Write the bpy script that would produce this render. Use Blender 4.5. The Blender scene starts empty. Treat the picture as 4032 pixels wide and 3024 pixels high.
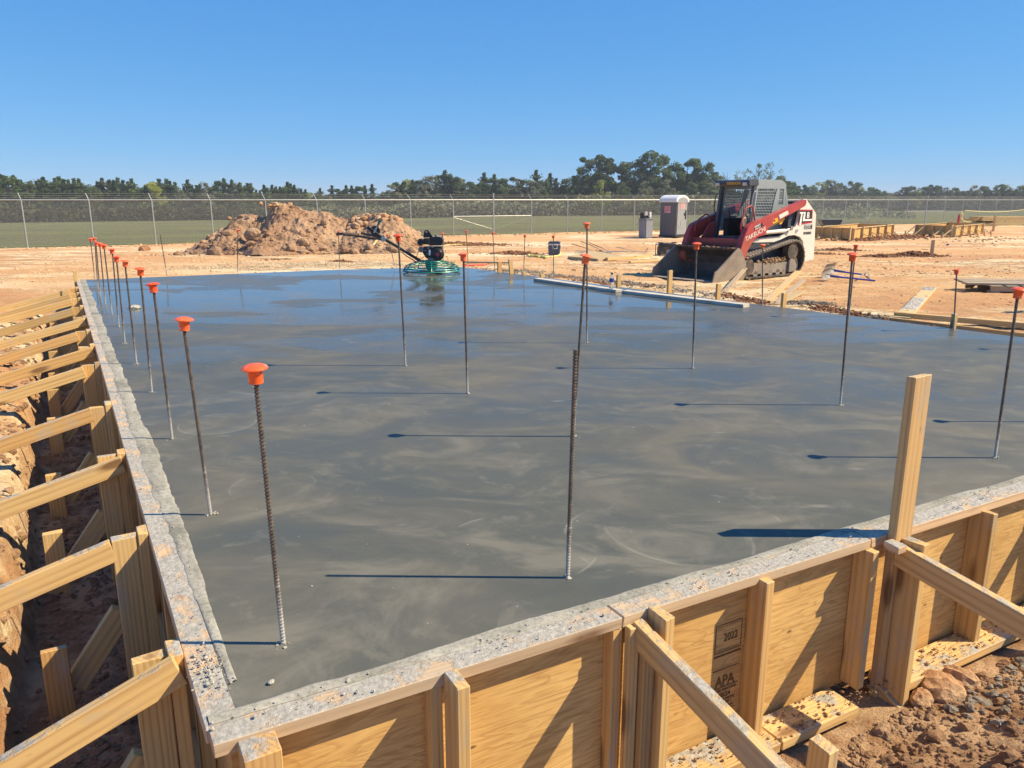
import bpy, bmesh, math, random
import numpy as np
from mathutils import Vector, Matrix, Euler
R = math.radians
random.seed(7); np.random.seed(7)
S = bpy.context.scene
C = S.collection

# ------------------------------------------------------------------ camera, sky, sun, exposure
F_PX, CX, CY = 3028.0, 2016.0, 1512.0
PITCH = math.atan((CY - 787) / F_PX)
CAMZ = 1.27
SUN_EL, SUN_AZ = 43.5, 91.0            # azimuth clockwise from +Y
cam = bpy.data.cameras.new('camera'); co = bpy.data.objects.new('camera', cam); C.objects.link(co)
co.location = (0, 0, CAMZ); co.rotation_euler = (R(90) - PITCH, 0, 0)
cam.sensor_width = 36; cam.lens = F_PX / 4032 * 36
cam.clip_start = 0.05; cam.clip_end = 3000
S.camera = co
w = bpy.data.worlds.new('World'); S.world = w; w.use_nodes = True
nt = w.node_tree; bg = nt.nodes['Background']
sky = nt.nodes.new('ShaderNodeTexSky'); sky.sky_type = 'NISHITA'; sky.sun_disc = False
sky.sun_elevation = R(SUN_EL); sky.sun_rotation = R(SUN_AZ)
sky.altitude = 0; sky.air_density = .7; sky.dust_density = 0.0; sky.ozone_density = 3
_s = nt.nodes.new('ShaderNodeSeparateColor'); _c = nt.nodes.new('ShaderNodeCombineColor'); nt.links.new(sky.outputs[0], _s.inputs[0])
for _k, (_p, _m) in enumerate(((.78, .45), (.50, .70), (.28, 1.0))):      # clear saturated autumn sky: softens the horizon glow of the model
    _a = nt.nodes.new('ShaderNodeMath'); _a.operation = 'MULTIPLY'; _a.inputs[1].default_value = .1
    _b = nt.nodes.new('ShaderNodeMath'); _b.operation = 'POWER'; _b.inputs[1].default_value = _p
    _d = nt.nodes.new('ShaderNodeMath'); _d.operation = 'MULTIPLY'; _d.inputs[1].default_value = _m
    nt.links.new(_s.outputs[_k], _a.inputs[0]); nt.links.new(_a.outputs[0], _b.inputs[0]); nt.links.new(_b.outputs[0], _d.inputs[0]); nt.links.new(_d.outputs[0], _c.inputs[_k])
nt.links.new(_c.outputs[0], bg.inputs[0]); bg.inputs[1].default_value = .575
sl = bpy.data.lights.new('sun', 'SUN'); so = bpy.data.objects.new('sun', sl); C.objects.link(so)
sl.energy = 5.0; sl.angle = R(0.5); sl.color = (1.0, 0.82, 0.54)
sd = Vector((math.sin(R(SUN_AZ)) * math.cos(R(SUN_EL)), math.cos(R(SUN_AZ)) * math.cos(R(SUN_EL)), math.sin(R(SUN_EL))))
so.rotation_euler = sd.to_track_quat('Z', 'Y').to_euler()
S.view_settings.view_transform = 'Standard'; S.view_settings.look = 'None'
S.view_settings.exposure = 0.78; S.view_settings.gamma = 1.0
S.cycles.max_bounces = 6; S.cycles.transparent_max_bounces = 12

# ------------------------------------------------------------------ where things stand (photo px / 1.8228 -> world)
D = 4032 / 2212.0
cp_, sp_ = math.cos(PITCH), math.sin(PITCH)
def ray(x, y):
    u = (x * D - CX) / F_PX; v = (y * D - CY) / F_PX
    return Vector((u, cp_ - v * sp_, -(sp_ + v * cp_)))
def at(x, y, z=0.0):
    r = ray(x, y); t = (z - CAMZ) / r.z
    return Vector((r.x * t, r.y * t, z))
def atY(x, y, Y):
    r = ray(x, y); t = Y / r.y
    return Vector((r.x * t, Y, CAMZ + r.z * t))

# noise -------------------------------------------------------------
def _h(i, j, s):
    n = (i * 374761393 + j * 668265263 + s * 974634777) & 0xffffffff
    n = ((n ^ (n >> 13)) * 1274126177) & 0xffffffff
    return ((n ^ (n >> 16)) & 0xffff) / 65535.0
def vnoise(x, y, s=0):
    x = np.asarray(x, float); y = np.asarray(y, float)
    i = np.floor(x).astype(np.int64); j = np.floor(y).astype(np.int64)
    fx = x - i; fy = y - j; fx = fx * fx * (3 - 2 * fx); fy = fy * fy * (3 - 2 * fy)
    a = _h(i, j, s); b = _h(i + 1, j, s); c = _h(i, j + 1, s); d = _h(i + 1, j + 1, s)
    return (a * (1 - fx) + b * fx) * (1 - fy) + (c * (1 - fx) + d * fx) * fy * 1.0
def fbm(x, y, s=0, o=4):
    r = 0; a = 1; t = 0
    for k in range(o):
        r = r + a * (vnoise(x * 2 ** k + 13.7 * k, y * 2 ** k + 7.1 * k, s + k) - .5); t += a; a *= .5
    return r / t
def sstep(a, b, x):
    t = np.clip((np.asarray(x, float) - a) / (b - a), 0, 1); return t * t * (3 - 2 * t)

# slab frame: NL = inward normal of the left form line, LL = along it; FF along the near form, FN = outward normal
NL = Vector((.865, .502, 0)); LL = Vector((-.502, .865, 0))
FF = Vector((.877, .481, 0)); FN = Vector((.481, -.877, 0))
SLAB = [Vector((-.6926, 1.695, 0)), NL * .250 + LL * 14.4, Vector((-3.39, 14.43, 0)), Vector((-1.07, 15.18, 0)), Vector((2.4, 10.49, 0)), Vector((4.86, 7.2, 0)), Vector((6.2, 5.475, 0))]
FP0 = Vector((-23.1, 37.2, 0)); FD = Vector((2.437, 1.391, 0)); FDN = FD.normalized(); FOUT = Vector((-FDN.y, FDN.x, 0))
PIT = 0.68
def gz(x, y, fine=True):
    x = np.asarray(x, float); y = np.asarray(y, float)
    b = np.interp(y, [0, 9, 17, 37, 45], [-.26, -.30, -.38, -.75, -.86])
    b = b - .011 * np.clip(-5 - x, 0, 22)
    s = (x - FP0.x) * FOUT.x + (y - FP0.y) * FOUT.y
    b = b - .016 * np.clip(s, 0, 190)
    q = .135 - (NL.x * x + NL.y * y)
    r = FN.x * x + FN.y * y + 1.785
    wL = LL.x * x + LL.y * y
    base = b
    if fine:
        near = np.exp(-np.hypot(x, y) / 60.0)
        base = base + near * (.16 * fbm(x * .22, y * .22, 3, 3) + .10 * fbm(x * 1.1, y * 1.1, 5, 4) + .08 * np.abs(fbm(x * .8, y * 2.6, 6, 4)) + .07 * np.abs(fbm(x * 1.9, y * 2.4, 7, 4))) * sstep(3, 14, np.hypot(x - 1, y))
        base = base + .05 * fbm(x * 4, y * 5, 9, 4) * sstep(45, 20, np.hypot(x, y))
    # trench beside the left form
    e = .46 + .09 * fbm(wL * 2.2, q * 0, 21, 3) + .03 * fbm(wL * 11, q * 3, 22, 3)
    tf = -PIT - .02 + .04 * fbm(x * 3, y * 3, 31) + .03 * fbm(x * 14, y * 14, 32)
    bank = -.27 + .10 * fbm(x * 1.4, y * 1.4, 41) + .05 * fbm(x * 8, y * 8, 42)
    k = sstep(0, .10, q - e) * .82 + sstep(.1, .45, q - e) * .18
    ht = tf * (1 - k) + bank * k
    endm = sstep(13.6, 12.9, wL)
    inn = sstep(-.45, -.1, q)
    tm = inn * endm * sstep(-3.2, -2.0, -q)
    # excavation in front of the near form
    hf = np.interp(r, [0, .15, .4, .8, 1.3, 3], [-.71, -.70, -.66, -.52, -.42, -.35])
    rough = sstep(.1, .5, r)
    hf = hf + rough * (.12 * fbm(x * 2.1, y * 2.1, 51) + .07 * fbm(x * 7, y * 7, 52) + .03 * fbm(x * 22, y * 22, 53)) + .012 * fbm(x * 20, y * 20, 54)
    fm = sstep(-.3, -.08, r) * (q < .0)
    z = base * (1 - fm) + hf * fm
    z = z * (1 - tm) + ht * tm
    return z
def g1(x, y):
    if y < 16: return float(gz(np.array([x]), np.array([y]), False)[0])
    for (a, za), (b, zb) in (((9, -.30), (17, -.38)), ((17, -.38), (37, -.75)), ((37, -.75), (45, -.86)), ((45, -.86), (1e9, -.86))):
        if y <= b: z = za + (zb - za) * (y - a) / (b - a); break
    s = (x - FP0.x) * FOUT.x + (y - FP0.y) * FOUT.y
    return z - .011 * min(max(-5 - x, 0), 22) - .016 * min(max(s, 0), 190)
def GP(x, y):
    z = -.4
    for _ in range(14): P = at(x, y, z); z = .5 * z + .5 * g1(P.x, P.y)
    return at(x, y, z)

# ------------------------------------------------------------------ materials
MATS = {}
class G:
    def __init__(s, name):
        s.m = bpy.data.materials.new(name); s.m.use_nodes = True; s.t = s.m.node_tree
        s.b = s.t.nodes['Principled BSDF']; MATS[name] = s.m
    def n(s, t, **k):
        nd = s.t.nodes.new('ShaderNode' + t)
        for a, v in k.items():
            if a[0] == '_': setattr(nd, a[1:], v)
            else: s.set(nd.inputs[int(a[1:]) if a[0] == 'i' and a[1:].isdigit() else a.replace('__', ' ')], v)
        return nd
    def set(s, inp, v):
        if hasattr(v, 'is_output') or isinstance(v, bpy.types.NodeSocket): s.t.links.new(v, inp)
        else:
            if isinstance(v, tuple) and len(v) == 3 and inp.type == 'RGBA': v = (*v, 1)
            inp.default_value = v
    def P(s, **k):
        for a, v in k.items(): s.set(s.b.inputs[a.replace('__', ' ')], v)
        return s
    def noise(s, vec, scale, detail=4, rough=.55, dist=0.0):
        return s.n('TexNoise', Vector=vec, Scale=scale, Detail=detail, Roughness=rough, Distortion=dist).outputs[0]
    def ramp(s, fac, stops, interp='LINEAR'):
        r = s.n('ValToRGB'); cr = r.color_ramp; cr.interpolation = interp
        while len(cr.elements) < len(stops): cr.elements.new(.5)
        for e, (p, c) in zip(cr.elements, stops):
            e.position = p; e.color = (*c, 1) if isinstance(c, tuple) else (c, c, c, 1)
        s.t.links.new(fac, r.inputs[0]); return r.outputs[0]
    def mix(s, f, a, b, mode='MIX'):
        m = s.t.nodes.new('ShaderNodeMix'); m.data_type = 'RGBA'; m.blend_type = mode
        s.set(m.inputs[0], f); s.set(m.inputs[6], a); s.set(m.inputs[7], b); return m.outputs[2]
    def math(s, op, a, b=0.0, c=False):
        m = s.t.nodes.new('ShaderNodeMath'); m.operation = op; m.use_clamp = c
        s.set(m.inputs[0], a); s.set(m.inputs[1], b); return m.outputs[0]
    def co(s, kind='Object', scale=(1, 1, 1), off=None):
        t = s.n('TexCoord'); mp = s.n('Mapping'); s.t.links.new(t.outputs[kind], mp.inputs[0]); mp.inputs['Scale'].default_value = scale
        if off is not None: s.t.links.new(off, mp.inputs['Location'])
        return mp.outputs[0]
    def rnd(s):
        return s.n('ObjectInfo').outputs['Random']
    def bump(s, h, st=.3, d=.01, nrm=None):
        b = s.n('Bump', Strength=st, Distance=d, Height=h)
        if nrm is not None: s.set(b.inputs['Normal'], nrm)
        s.set(s.b.inputs['Normal'], b.outputs[0]); return b.outputs[0]

def plain(name, col, rough=.5, metal=0.0, var=.12, nscale=6.0, dirt=None, dirtamt=.5, bump=0.0):
    g = G(name); v = g.co()
    n = g.noise(v, nscale, 5)
    c = g.mix(g.ramp(n, [(.3, 0.0), (.7, 1.0)]), tuple(x * (1 - var) for x in col), tuple(min(1, x * (1 + var)) for x in col))
    if dirt:
        n2 = g.noise(v, nscale * .6, 6, .65)
        c = g.mix(g.ramp(n2, [(.62 - dirtamt * .4, 0.0), (.72, min(1, dirtamt + .2))]), c, dirt)
    g.P(Base__Color=c, Roughness=rough, Metallic=metal)
    if bump: g.bump(g.noise(v, nscale * 8, 4), bump, .005)
    return g.m

def wood(name, light, dark, spatter=.0, sat=1.0):
    g = G(name); rv = g.rnd()
    off = g.n('CombineXYZ', X=g.math('MULTIPLY', rv, 37.0), Y=g.math('MULTIPLY', rv, 13.0), Z=g.math('MULTIPLY', rv, 7.0)).outputs[0]
    v = g.co(scale=(1, 1, 1), off=off)
    v2 = g.n('Mapping'); g.t.links.new(v, v2.inputs[0]); v2.inputs['Scale'].default_value = (.9, 14, 14)
    v3 = g.n('Mapping'); g.t.links.new(v, v3.inputs[0]); v3.inputs['Scale'].default_value = (3, 150, 150)
    wv = g.n('TexWave', _wave_type='RINGS', _rings_direction='X', Vector=v2.outputs[0], Scale=1.5, Distortion=5.0, Detail=4.0, **{'Detail__Scale': .8})
    fine = g.noise(v3.outputs[0], 1.0, 3)
    a = g.math('ADD', g.math('MULTIPLY', wv.outputs['Fac'], .35), g.math('MULTIPLY', fine, .65))
    c = g.ramp(a, [(.24, dark), (.42, tuple((d * .35 + l * .65) for d, l in zip(dark, light))), (.85, light)])
    # board to board tone
    c = g.mix(1.0, c, g.ramp(rv, [(0, (.70, .68, .66)), (.3, (.92, .90, .86)), (.55, (1, 1, 1)), (.8, (.97, .88, .78)), (1, (.84, .74, .64))]), 'MULTIPLY')
    # knots
    kv = g.n('Mapping'); g.t.links.new(v, kv.inputs[0]); kv.inputs['Scale'].default_value = (1.9, 6.5, 6.5)
    vo = g.n('TexVoronoi', Vector=kv.outputs[0], Scale=1.0).outputs['Distance']
    kn = g.ramp(vo, [(.10, 1.0), (.14, .5), (.20, 0.0)])
    c = g.mix(g.math('MULTIPLY', kn, .8), c, (.13, .055, .02))
    stn = g.noise(g.co(scale=(3.2, 7, 7), off=off), 1.0, 6, .65)
    c = g.mix(g.ramp(stn, [(.55, 0.0), (.66, .5)]), c, (.40, .35, .28))
    c = g.mix(g.ramp(g.noise(g.co(scale=(14, 60, 60), off=off), 1.0, 2), [(.72, 0.0), (.78, .6)]), c, (.22, .11, .04))
    if spatter > 0:
        nz = g.n('SeparateXYZ', Vector=g.n('NewGeometry').outputs['Normal']).outputs[2]
        up = g.ramp(nz, [(.55, 0.0), (.8, 1.0)])
        vw = g.co(off=off)
        sm = g.ramp(g.noise(vw, 9, 8, .7), [(.60 - spatter * .25, 0.0), (.66 - spatter * .2, 1.0)])
        cc = g.ramp(g.noise(vw, 60, 4), [(.3, (.26, .25, .22)), (.7, (.48, .46, .41))])
        c = g.mix(g.math('MULTIPLY', up, sm), c, cc)
        g.bump(g.math('ADD', g.math('MULTIPLY', g.math('MULTIPLY', up, sm), g.noise(vw, 90, 5, .7)), g.math('MULTIPLY', a, .12)), .6, .01)
    else:
        g.bump(a, .15, .004)
    g.P(Base__Color=c, Roughness=.75)
    return g.m
M_WOOD = wood('pine_lumber', (.69, .485, .215), (.47, .285, .11))
M_WOODS = wood('pine_spattered', (.69, .485, .215), (.47, .285, .11), .45)
M_WOODT = wood('pine_upright', (.66, .46, .21), (.48, .29, .12))
M_PLATE = wood('plate_concrete_smeared', (.68, .53, .36), (.54, .39, .25), .82)
M_GREYWOOD = wood('weathered_board', (.46, .38, .27), (.26, .19, .12), .3)
M_PALEWOOD = wood('fresh_pale_board', (.66, .52, .27), (.48, .33, .14), .15)

def ply():
    g = G('plywood'); rv = g.rnd()
    off = g.n('CombineXYZ', X=g.math('MULTIPLY', rv, 31.0), Y=g.math('MULTIPLY', rv, 17.0), Z=0.0).outputs[0]
    v = g.co(off=off)
    a = g.n('Mapping'); g.t.links.new(v, a.inputs[0]); a.inputs['Scale'].default_value = (1.0, 5.5, 5.5)
    n1 = g.noise(a.outputs[0], 1.6, 3, .5, 1.2)
    rings = g.math('FRACT', g.math('MULTIPLY', n1, 9.0))
    rr = g.ramp(rings, [(0, .35), (.12, 1.0), (.75, .85), (1, .35)])
    b = g.n('Mapping'); g.t.links.new(v, b.inputs[0]); b.inputs['Scale'].default_value = (7, 110, 110)
    fine = g.noise(b.outputs[0], 1, 4, .6)
    tone = g.ramp(g.noise(v, 2.2, 4), [(.3, (.55, .325, .105)), (.7, (.76, .51, .20))])
    c = g.mix(g.math('MULTIPLY', g.math('SUBTRACT', 1.0, rr), .8), tone, (.36, .19, .055))
    c = g.mix(g.ramp(fine, [(.46, 0.0), (.62, .5)]), c, (.38, .20, .065))
    kv = g.n('Mapping'); g.t.links.new(v, kv.inputs[0]); kv.inputs['Scale'].default_value = (5, 12, 12)
    vo = g.n('TexVoronoi', Vector=kv.outputs[0], Scale=1.0).outputs['Distance']
    c = g.mix(g.ramp(vo, [(.04, .8), (.09, 0.0)]), c, (.08, .035, .015))
    c = g.mix(g.ramp(g.noise(v, 26, 3, .6), [(.70, 0.0), (.74, .7)]), c, (.22, .12, .05))
    g.P(Base__Color=c, Roughness=.7); g.bump(fine, .25, .003)
    return g.m
M_PLY = ply()

def slabmat():
    g = G('fresh_concrete')
    v = g.co()
    # trowel sweeps: stretched, gently warped noise
    wn = g.n('TexNoise', Vector=v, Scale=.45, Detail=2.0).outputs['Color']
    vv = g.n('VectorMath', _operation='ADD'); g.set(vv.inputs[0], v)
    sc = g.n('VectorMath', _operation='SCALE', **{'Scale': .9}); g.set(sc.inputs[0], wn); g.t.links.new(sc.outputs[0], vv.inputs[1])
    mp = g.n('Mapping'); g.t.links.new(vv.outputs[0], mp.inputs[0]); mp.inputs['Rotation'].default_value = (0, 0, R(-12)); mp.inputs['Scale'].default_value = (.6, 1.15, 1)
    big = g.noise(vv.outputs[0], .75, 8, .62, 1.1)
    mp2 = g.n('Mapping'); g.t.links.new(vv.outputs[0], mp2.inputs[0]); mp2.inputs['Rotation'].default_value = (0, 0, R(-27)); mp2.inputs['Scale'].default_value = (1.15, 2.0, 1)
    streak = g.noise(mp2.outputs[0], 1.5, 9, .66, .8)
    fine = g.noise(v, 85, 3, .6)
    mid_ = g.noise(vv.outputs[0], 5, 8, .7, .6)
    sep = g.n('SeparateXYZ', Vector=v)
    c = g.ramp(big, [(.36, (0.071, 0.080, 0.072)), (.46, (0.084, 0.091, 0.079)), (.54, (0.097, 0.099, 0.085)), (.64, (0.117, 0.115, 0.093))])
    near = g.n('MapRange', Value=sep.outputs[1], **{'From__Min': 7.0, 'From__Max': 2.0}).outputs[0]
    c = g.mix(g.math('MULTIPLY', g.ramp(streak, [(.49, 0.0), (.55, .25), (.64, .75)]), g.math('ADD', .45, g.math('MULTIPLY', near, .55))), c, (0.171, 0.166, 0.137))
    c = g.mix(g.ramp(streak, [(.36, .35), (.46, 0.0)]), c, (0.063, 0.069, 0.064))
    c = g.mix(g.ramp(mid_, [(.36, .25), (.5, 0.0)]), c, (0.067, 0.072, 0.065))
    c = g.mix(g.math('MULTIPLY', g.ramp(mid_, [(.56, 0.0), (.66, .7)]), g.math('ADD', .25, g.math('MULTIPLY', near, .6))), c, (0.162, 0.157, 0.130))
    c = g.mix(g.math('MULTIPLY', g.ramp(fine, [(.3, 0.0), (.8, 1.0)]), .14), c, (0.186, 0.173, 0.142))
    for k, ((ax, ay), (bx, by), lo) in enumerate((((590, 1050), (682, 1042), .40), ((560, 1035), (622, 1030), .42), ((470, 915), (552, 905), .42), ((560, 765), (655, 760), .44), ((1420, 1160), (1420, 1085), .44), ((1500, 1135), (1505, 1065), .45), ((1120, 1180), (1290, 1180), .48), ((430, 880), (505, 905), .45))):
        A = at(ax, ay, 0); Bq = at(bx, by, 0); r0 = (Bq - A).length
        dn = g.n('VectorMath', _operation='DISTANCE'); g.set(dn.inputs[0], v); dn.inputs[1].default_value = (A.x, A.y, 0)
        ring = g.math('ABSOLUTE', g.math('SUBTRACT', dn.outputs['Value'], r0))
        rm = g.ramp(ring, [(.0, 1.0), (.004, .7), (.008, 0.0)])
        brk = g.ramp(g.noise(v, 1.5 + .13 * k, 3, .6), [(lo + .07, 0.0), (lo + .14, 1.0)])
        c = g.mix(g.math('MULTIPLY', g.math('MULTIPLY', rm, brk), .36), c, (0.307, 0.301, 0.248))
        ins = g.ramp(g.math('SUBTRACT', dn.outputs['Value'], r0 - .10), [(.0, 0.0), (.09, .10), (.1, 0.0)])
        c = g.mix(g.math('MULTIPLY', ins, brk), c, (0.307, 0.301, 0.248))
    # small pale touch-up patches
    pv = g.n('Mapping'); g.t.links.new(v, pv.inputs[0]); pv.inputs['Scale'].default_value = (1.3, 3.2, 1); pv.inputs['Rotation'].default_value = (0, 0, R(15))
    vd = g.n('TexVoronoi', Vector=pv.outputs[0], Scale=1.5).outputs['Distance']
    c = g.mix(g.math('MULTIPLY', g.ramp(vd, [(.05, .6), (.11, 0.0)]), g.ramp(g.noise(v, .8, 2), [(.5, 0.0), (.58, 1.0)])), c, (0.242, 0.237, 0.204))
    # sheen: still wet away from the near edge and in patches
    wet = g.n('MapRange', Value=sep.outputs[1], **{'From__Min': 2.0, 'From__Max': 11.0}).outputs[0]
    ro = g.math('SUBTRACT', .66, g.math('MULTIPLY', wet, .50))
    ro = g.math('ADD', ro, g.math('MULTIPLY', g.math('SUBTRACT', streak, .5), .55))
    wp = g.n('Mapping'); g.t.links.new(vv.outputs[0], wp.inputs[0]); wp.inputs['Rotation'].default_value = (0, 0, R(8)); wp.inputs['Scale'].default_value = (.42, 1.0, 1); wp.inputs['Location'].default_value = (3.1, 1.7, 0)
    wet2 = g.ramp(g.noise(wp.outputs[0], 1.0, 3, .5), [(.47, 0.0), (.50, 1.0)])
    ro = g.math('SUBTRACT', ro, g.math('MULTIPLY', g.math('MULTIPLY', g.math('SUBTRACT', wet2, .55), wet), .26))
    ro = g.math('ADD', ro, g.math('MULTIPLY', g.math('SUBTRACT', big, .5), .5))
    ro = g.math('MINIMUM', g.math('MAXIMUM', ro, .07), .8)
    g.P(Base__Color=c, Roughness=ro, **{'Specular__IOR__Level': .27})
    wob = g.noise(v, 3.0, 3, .5)
    b1 = g.n('Bump', Strength=.06, Distance=.01, Height=wob)
    g.bump(g.math('ADD', g.math('MULTIPLY', streak, .5), g.math('MULTIPLY', fine, .25)), .05, .006, b1.outputs[0])
    return g.m
M_SLAB = slabmat()

def groundmat():
    g = G('red_clay_soil'); v = g.co()
    a = g.noise(v, .35, 6, .6, .8)
    mp = g.n('Mapping'); g.t.links.new(v, mp.inputs[0]); mp.inputs['Scale'].default_value = (.45, 1.6, 1)
    st = g.noise(mp.outputs[0], 1.7, 8, .68, .4)
    f = g.noise(v, 9, 8, .7)
    ff = g.noise(v, 70, 5, .7)
    c = g.ramp(a, [(.30, (0.622, 0.358, 0.165)), (.43, (0.697, 0.521, 0.282)), (.58, (0.735, 0.630, 0.388)), (.75, (0.697, 0.500, 0.271))])
    c = g.mix(g.ramp(st, [(.42, .7), (.475, 0.0)]), c, (0.528, 0.293, 0.152))
    c = g.mix(g.ramp(st, [(.52, 0.0), (.59, .85)]), c, (0.828, 0.794, 0.564))
    c = g.mix(g.ramp(f, [(.42, .7), (.475, 0.0)]), c, (0.397, 0.271, 0.165))
    c = g.mix(g.ramp(ff, [(.35, .35), (.55, 0.0)]), c, (0.339, 0.218, 0.129))
    sm = g.n('Mapping'); g.t.links.new(v, sm.inputs[0]); sm.inputs['Scale'].default_value = (.42, 1.35, 1); sm.inputs['Rotation'].default_value = (0, 0, R(6))
    s2 = g.noise(sm.outputs[0], 1.4, 9, .76, .3)
    c = g.mix(g.ramp(s2, [(.445, .95), (.475, .55), (.498, 0.0)]), c, (0.397, 0.250, 0.142))  # brown soil streaks, also painted in as the small shadows under ridges
    sm2 = g.n('Mapping'); g.t.links.new(v, sm2.inputs[0]); sm2.inputs['Scale'].default_value = (.13, .42, 1); sm2.inputs['Rotation'].default_value = (0, 0, R(-9))
    s4 = g.noise(sm2.outputs[0], 1.0, 8, .7, .6)
    c = g.mix(g.ramp(s4, [(.44, .85), (.48, .40), (.50, 0.0)]), c, (.52, .27, .13))
    c = g.mix(g.ramp(s4, [(.52, 0.0), (.58, .75)]), c, (.84, .70, .48))
    s3 = g.noise(v, .16, 3, .5)
    c = g.mix(g.ramp(s3, [(.44, 0.0), (.56, .70)]), c, (0.622, 0.369, 0.176))
    sx = g.n('SeparateXYZ', Vector=v)
    # damp browner subsoil where it was dug out: in front of the near form and in the trench
    def lin(ax, ay, k): return g.math('ADD', g.math('ADD', g.math('MULTIPLY', sx.outputs[0], ax), g.math('MULTIPLY', sx.outputs[1], ay)), k)
    wob_ = g.math('MULTIPLY', g.math('SUBTRACT', g.noise(v, 3, 4), .5), .5)
    rr2 = lin(FN.x, FN.y, 1.785); qq2 = lin(-NL.x, -NL.y, .135)
    front = g.math('MULTIPLY', g.ramp(g.math('ADD', rr2, .2), [(.0, 0.0), (.05, 1.0)]), g.ramp(g.math('SUBTRACT', .2, qq2), [(.0, 0.0), (.05, 1.0)]))
    trench = g.math('MULTIPLY', g.ramp(g.math('ADD', qq2, .2), [(.0, 0.0), (.05, 1.0)]), g.ramp(g.math('SUBTRACT', .52, qq2), [(.0, 0.0), (.06, 1.0)]))
    trench = g.math('MULTIPLY', trench, g.ramp(g.math('MULTIPLY', g.math('SUBTRACT', 13.4, lin(LL.x, LL.y, 0.0)), .5), [(.0, 0.0), (.2, 1.0)]))
    dug = g.math('MAXIMUM', front, trench)
    dc = g.ramp(g.noise(v, 4, 7, .7), [(.40, (.30, .165, .085)), (.5, (.44, .265, .145)), (.58, (.58, .39, .23))])
    c = g.mix(dug, c, dc)
    # grass field beyond the fence
    s = g.math('ADD', g.math('MULTIPLY', g.math('SUBTRACT', sx.outputs[0], FP0.x), FOUT.x), g.math('MULTIPLY', g.math('SUBTRACT', sx.outputs[1], FP0.y), FOUT.y))
    s = g.math('ADD', s, g.math('MULTIPLY', g.math('SUBTRACT', g.noise(v, .6, 4), .5), 1.0))
    gm = g.n('Mapping'); g.t.links.new(v, gm.inputs[0]); gm.inputs['Scale'].default_value = (.5, 1.0, 1)
    gn = g.noise(gm.outputs[0], .09, 6, .65)
    gc = g.ramp(gn, [(.3, (0.108, 0.083, 0.056)), (.42, (0.116, 0.116, 0.056)), (.55, (0.137, 0.154, 0.058)), (.7, (0.191, 0.199, 0.075))])
    gc = g.mix(g.ramp(g.noise(v, 2.5, 5, .7), [(.35, .45), (.55, 0.0)]), gc, (0.050, 0.050, 0.021))
    c = g.mix(g.ramp(g.math('ADD', g.math('MULTIPLY', s, .5), .4), [(.35, 0.0), (.65, 1.0)]), c, gc)
    g.P(Base__Color=c, Roughness=.95, **{'Specular__IOR__Level': .2})
    h = g.math('ADD', g.math('MULTIPLY', f, .7), g.math('MULTIPLY', ff, .25))
    b1 = g.n('Bump', Strength=1.0, Distance=.09, Height=g.math('ADD', st, g.math('MULTIPLY', s2, .8)))
    g.bump(h, 1.0, .045, b1.outputs[0])
    return g.m
M_GROUND = groundmat()
def rockmat(name, cols, sc=5, bd=.04, bs=.8):
    g = G(name); v = g.co()
    c = g.ramp(g.noise(v, sc * .5, 7, .65), [(.3, cols[0]), (.5, cols[1]), (.72, cols[2])])
    c = g.mix(g.ramp(g.noise(v, sc * 9, 5, .7), [(.35, .5), (.55, 0.0)]), c, tuple(x * .55 for x in cols[0]))
    g.P(Base__Color=c, Roughness=.95, **{'Specular__IOR__Level': .2}); g.bump(g.noise(v, sc * 6, 7, .7), bs, bd)
    return g.m
M_ROCK = rockmat('clay_lumps', [(.36, .17, .08), (.52, .33, .19), (.62, .47, .31)], 4)
M_SOIL = rockmat('dug_soil_lumps', [(.24, .13, .07), (.37, .225, .13), (.50, .35, .22)], 6)
M_PILE = rockmat('piled_soil', [(.24, .135, .08), (.35, .225, .14), (.47, .335, .22)], 1.6)
M_GREYROCK = rockmat('grey_concrete_spill', [(.22, .19, .155), (.34, .30, .245), (.50, .45, .37)], 8)
M_PALEDIRT = rockmat('pale_lime_spoil', [(.52, .40, .26), (.64, .52, .36), (.74, .63, .46)], 4)
M_BROWNCLOD = rockmat('dark_clods', [(.17, .08, .045), (.30, .15, .08), (.44, .26, .15)], 6)
M_RESID = rockmat('cement_residue', [(.17, .175, .145), (.33, .32, .275), (.44, .43, .375)], 7, .006, .6)
M_SPLAT = rockmat('grey_mortar', [(.26, .25, .22), (.42, .40, .36), (.56, .54, .49)], 20, .004, .5)
def rebarmat():
    g = G('rusty_rebar'); v = g.co(scale=(1, 1, 1))
    c = g.ramp(g.noise(v, 22, 5, .7), [(.35, (.055, .05, .048)), (.55, (.13, .11, .095)), (.75, (.20, .12, .07))])
    z = g.n('SeparateXYZ', Vector=v).outputs[2]
    k = g.math('ADD', z, g.math('MULTIPLY', g.noise(v, 35, 5, .7), .45))
    c = g.mix(g.ramp(k, [(.30, 1.0), (.42, 0.0)]), c, (.42, .41, .38))
    g.P(Base__Color=c, Roughness=.55, Metallic=.25); return g.m
M_REBAR = rebarmat()
def capmat():
    g = G('orange_cap_plastic'); rr_ = g.rnd(); g.P(Base__Color=(.86, .115, .025), Roughness=.38, **{'Subsurface__Weight': .0, 'Specular__IOR__Level': .5})
    v = g.co(); c = g.mix(g.ramp(g.noise(v, 45, 5), [(.60, 0.0), (.68, .7)]), g.ramp(rr_, [(0, (.82, .085, .022)), (.5, (.88, .12, .03)), (1, (.84, .17, .06))]), (.62, .50, .42)); g.P(Base__Color=c); return g.m
M_CAP = capmat()
M_GALV = plain('galvanised_steel', (.44, .46, .46), .38, .55, .08)
M_WIRE = plain('chain_link_wire', (.40, .42, .38), .5, .3, .05)
M_BARB = plain('barbed_wire', (.30, .31, .28), .6, .3, .05)
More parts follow.
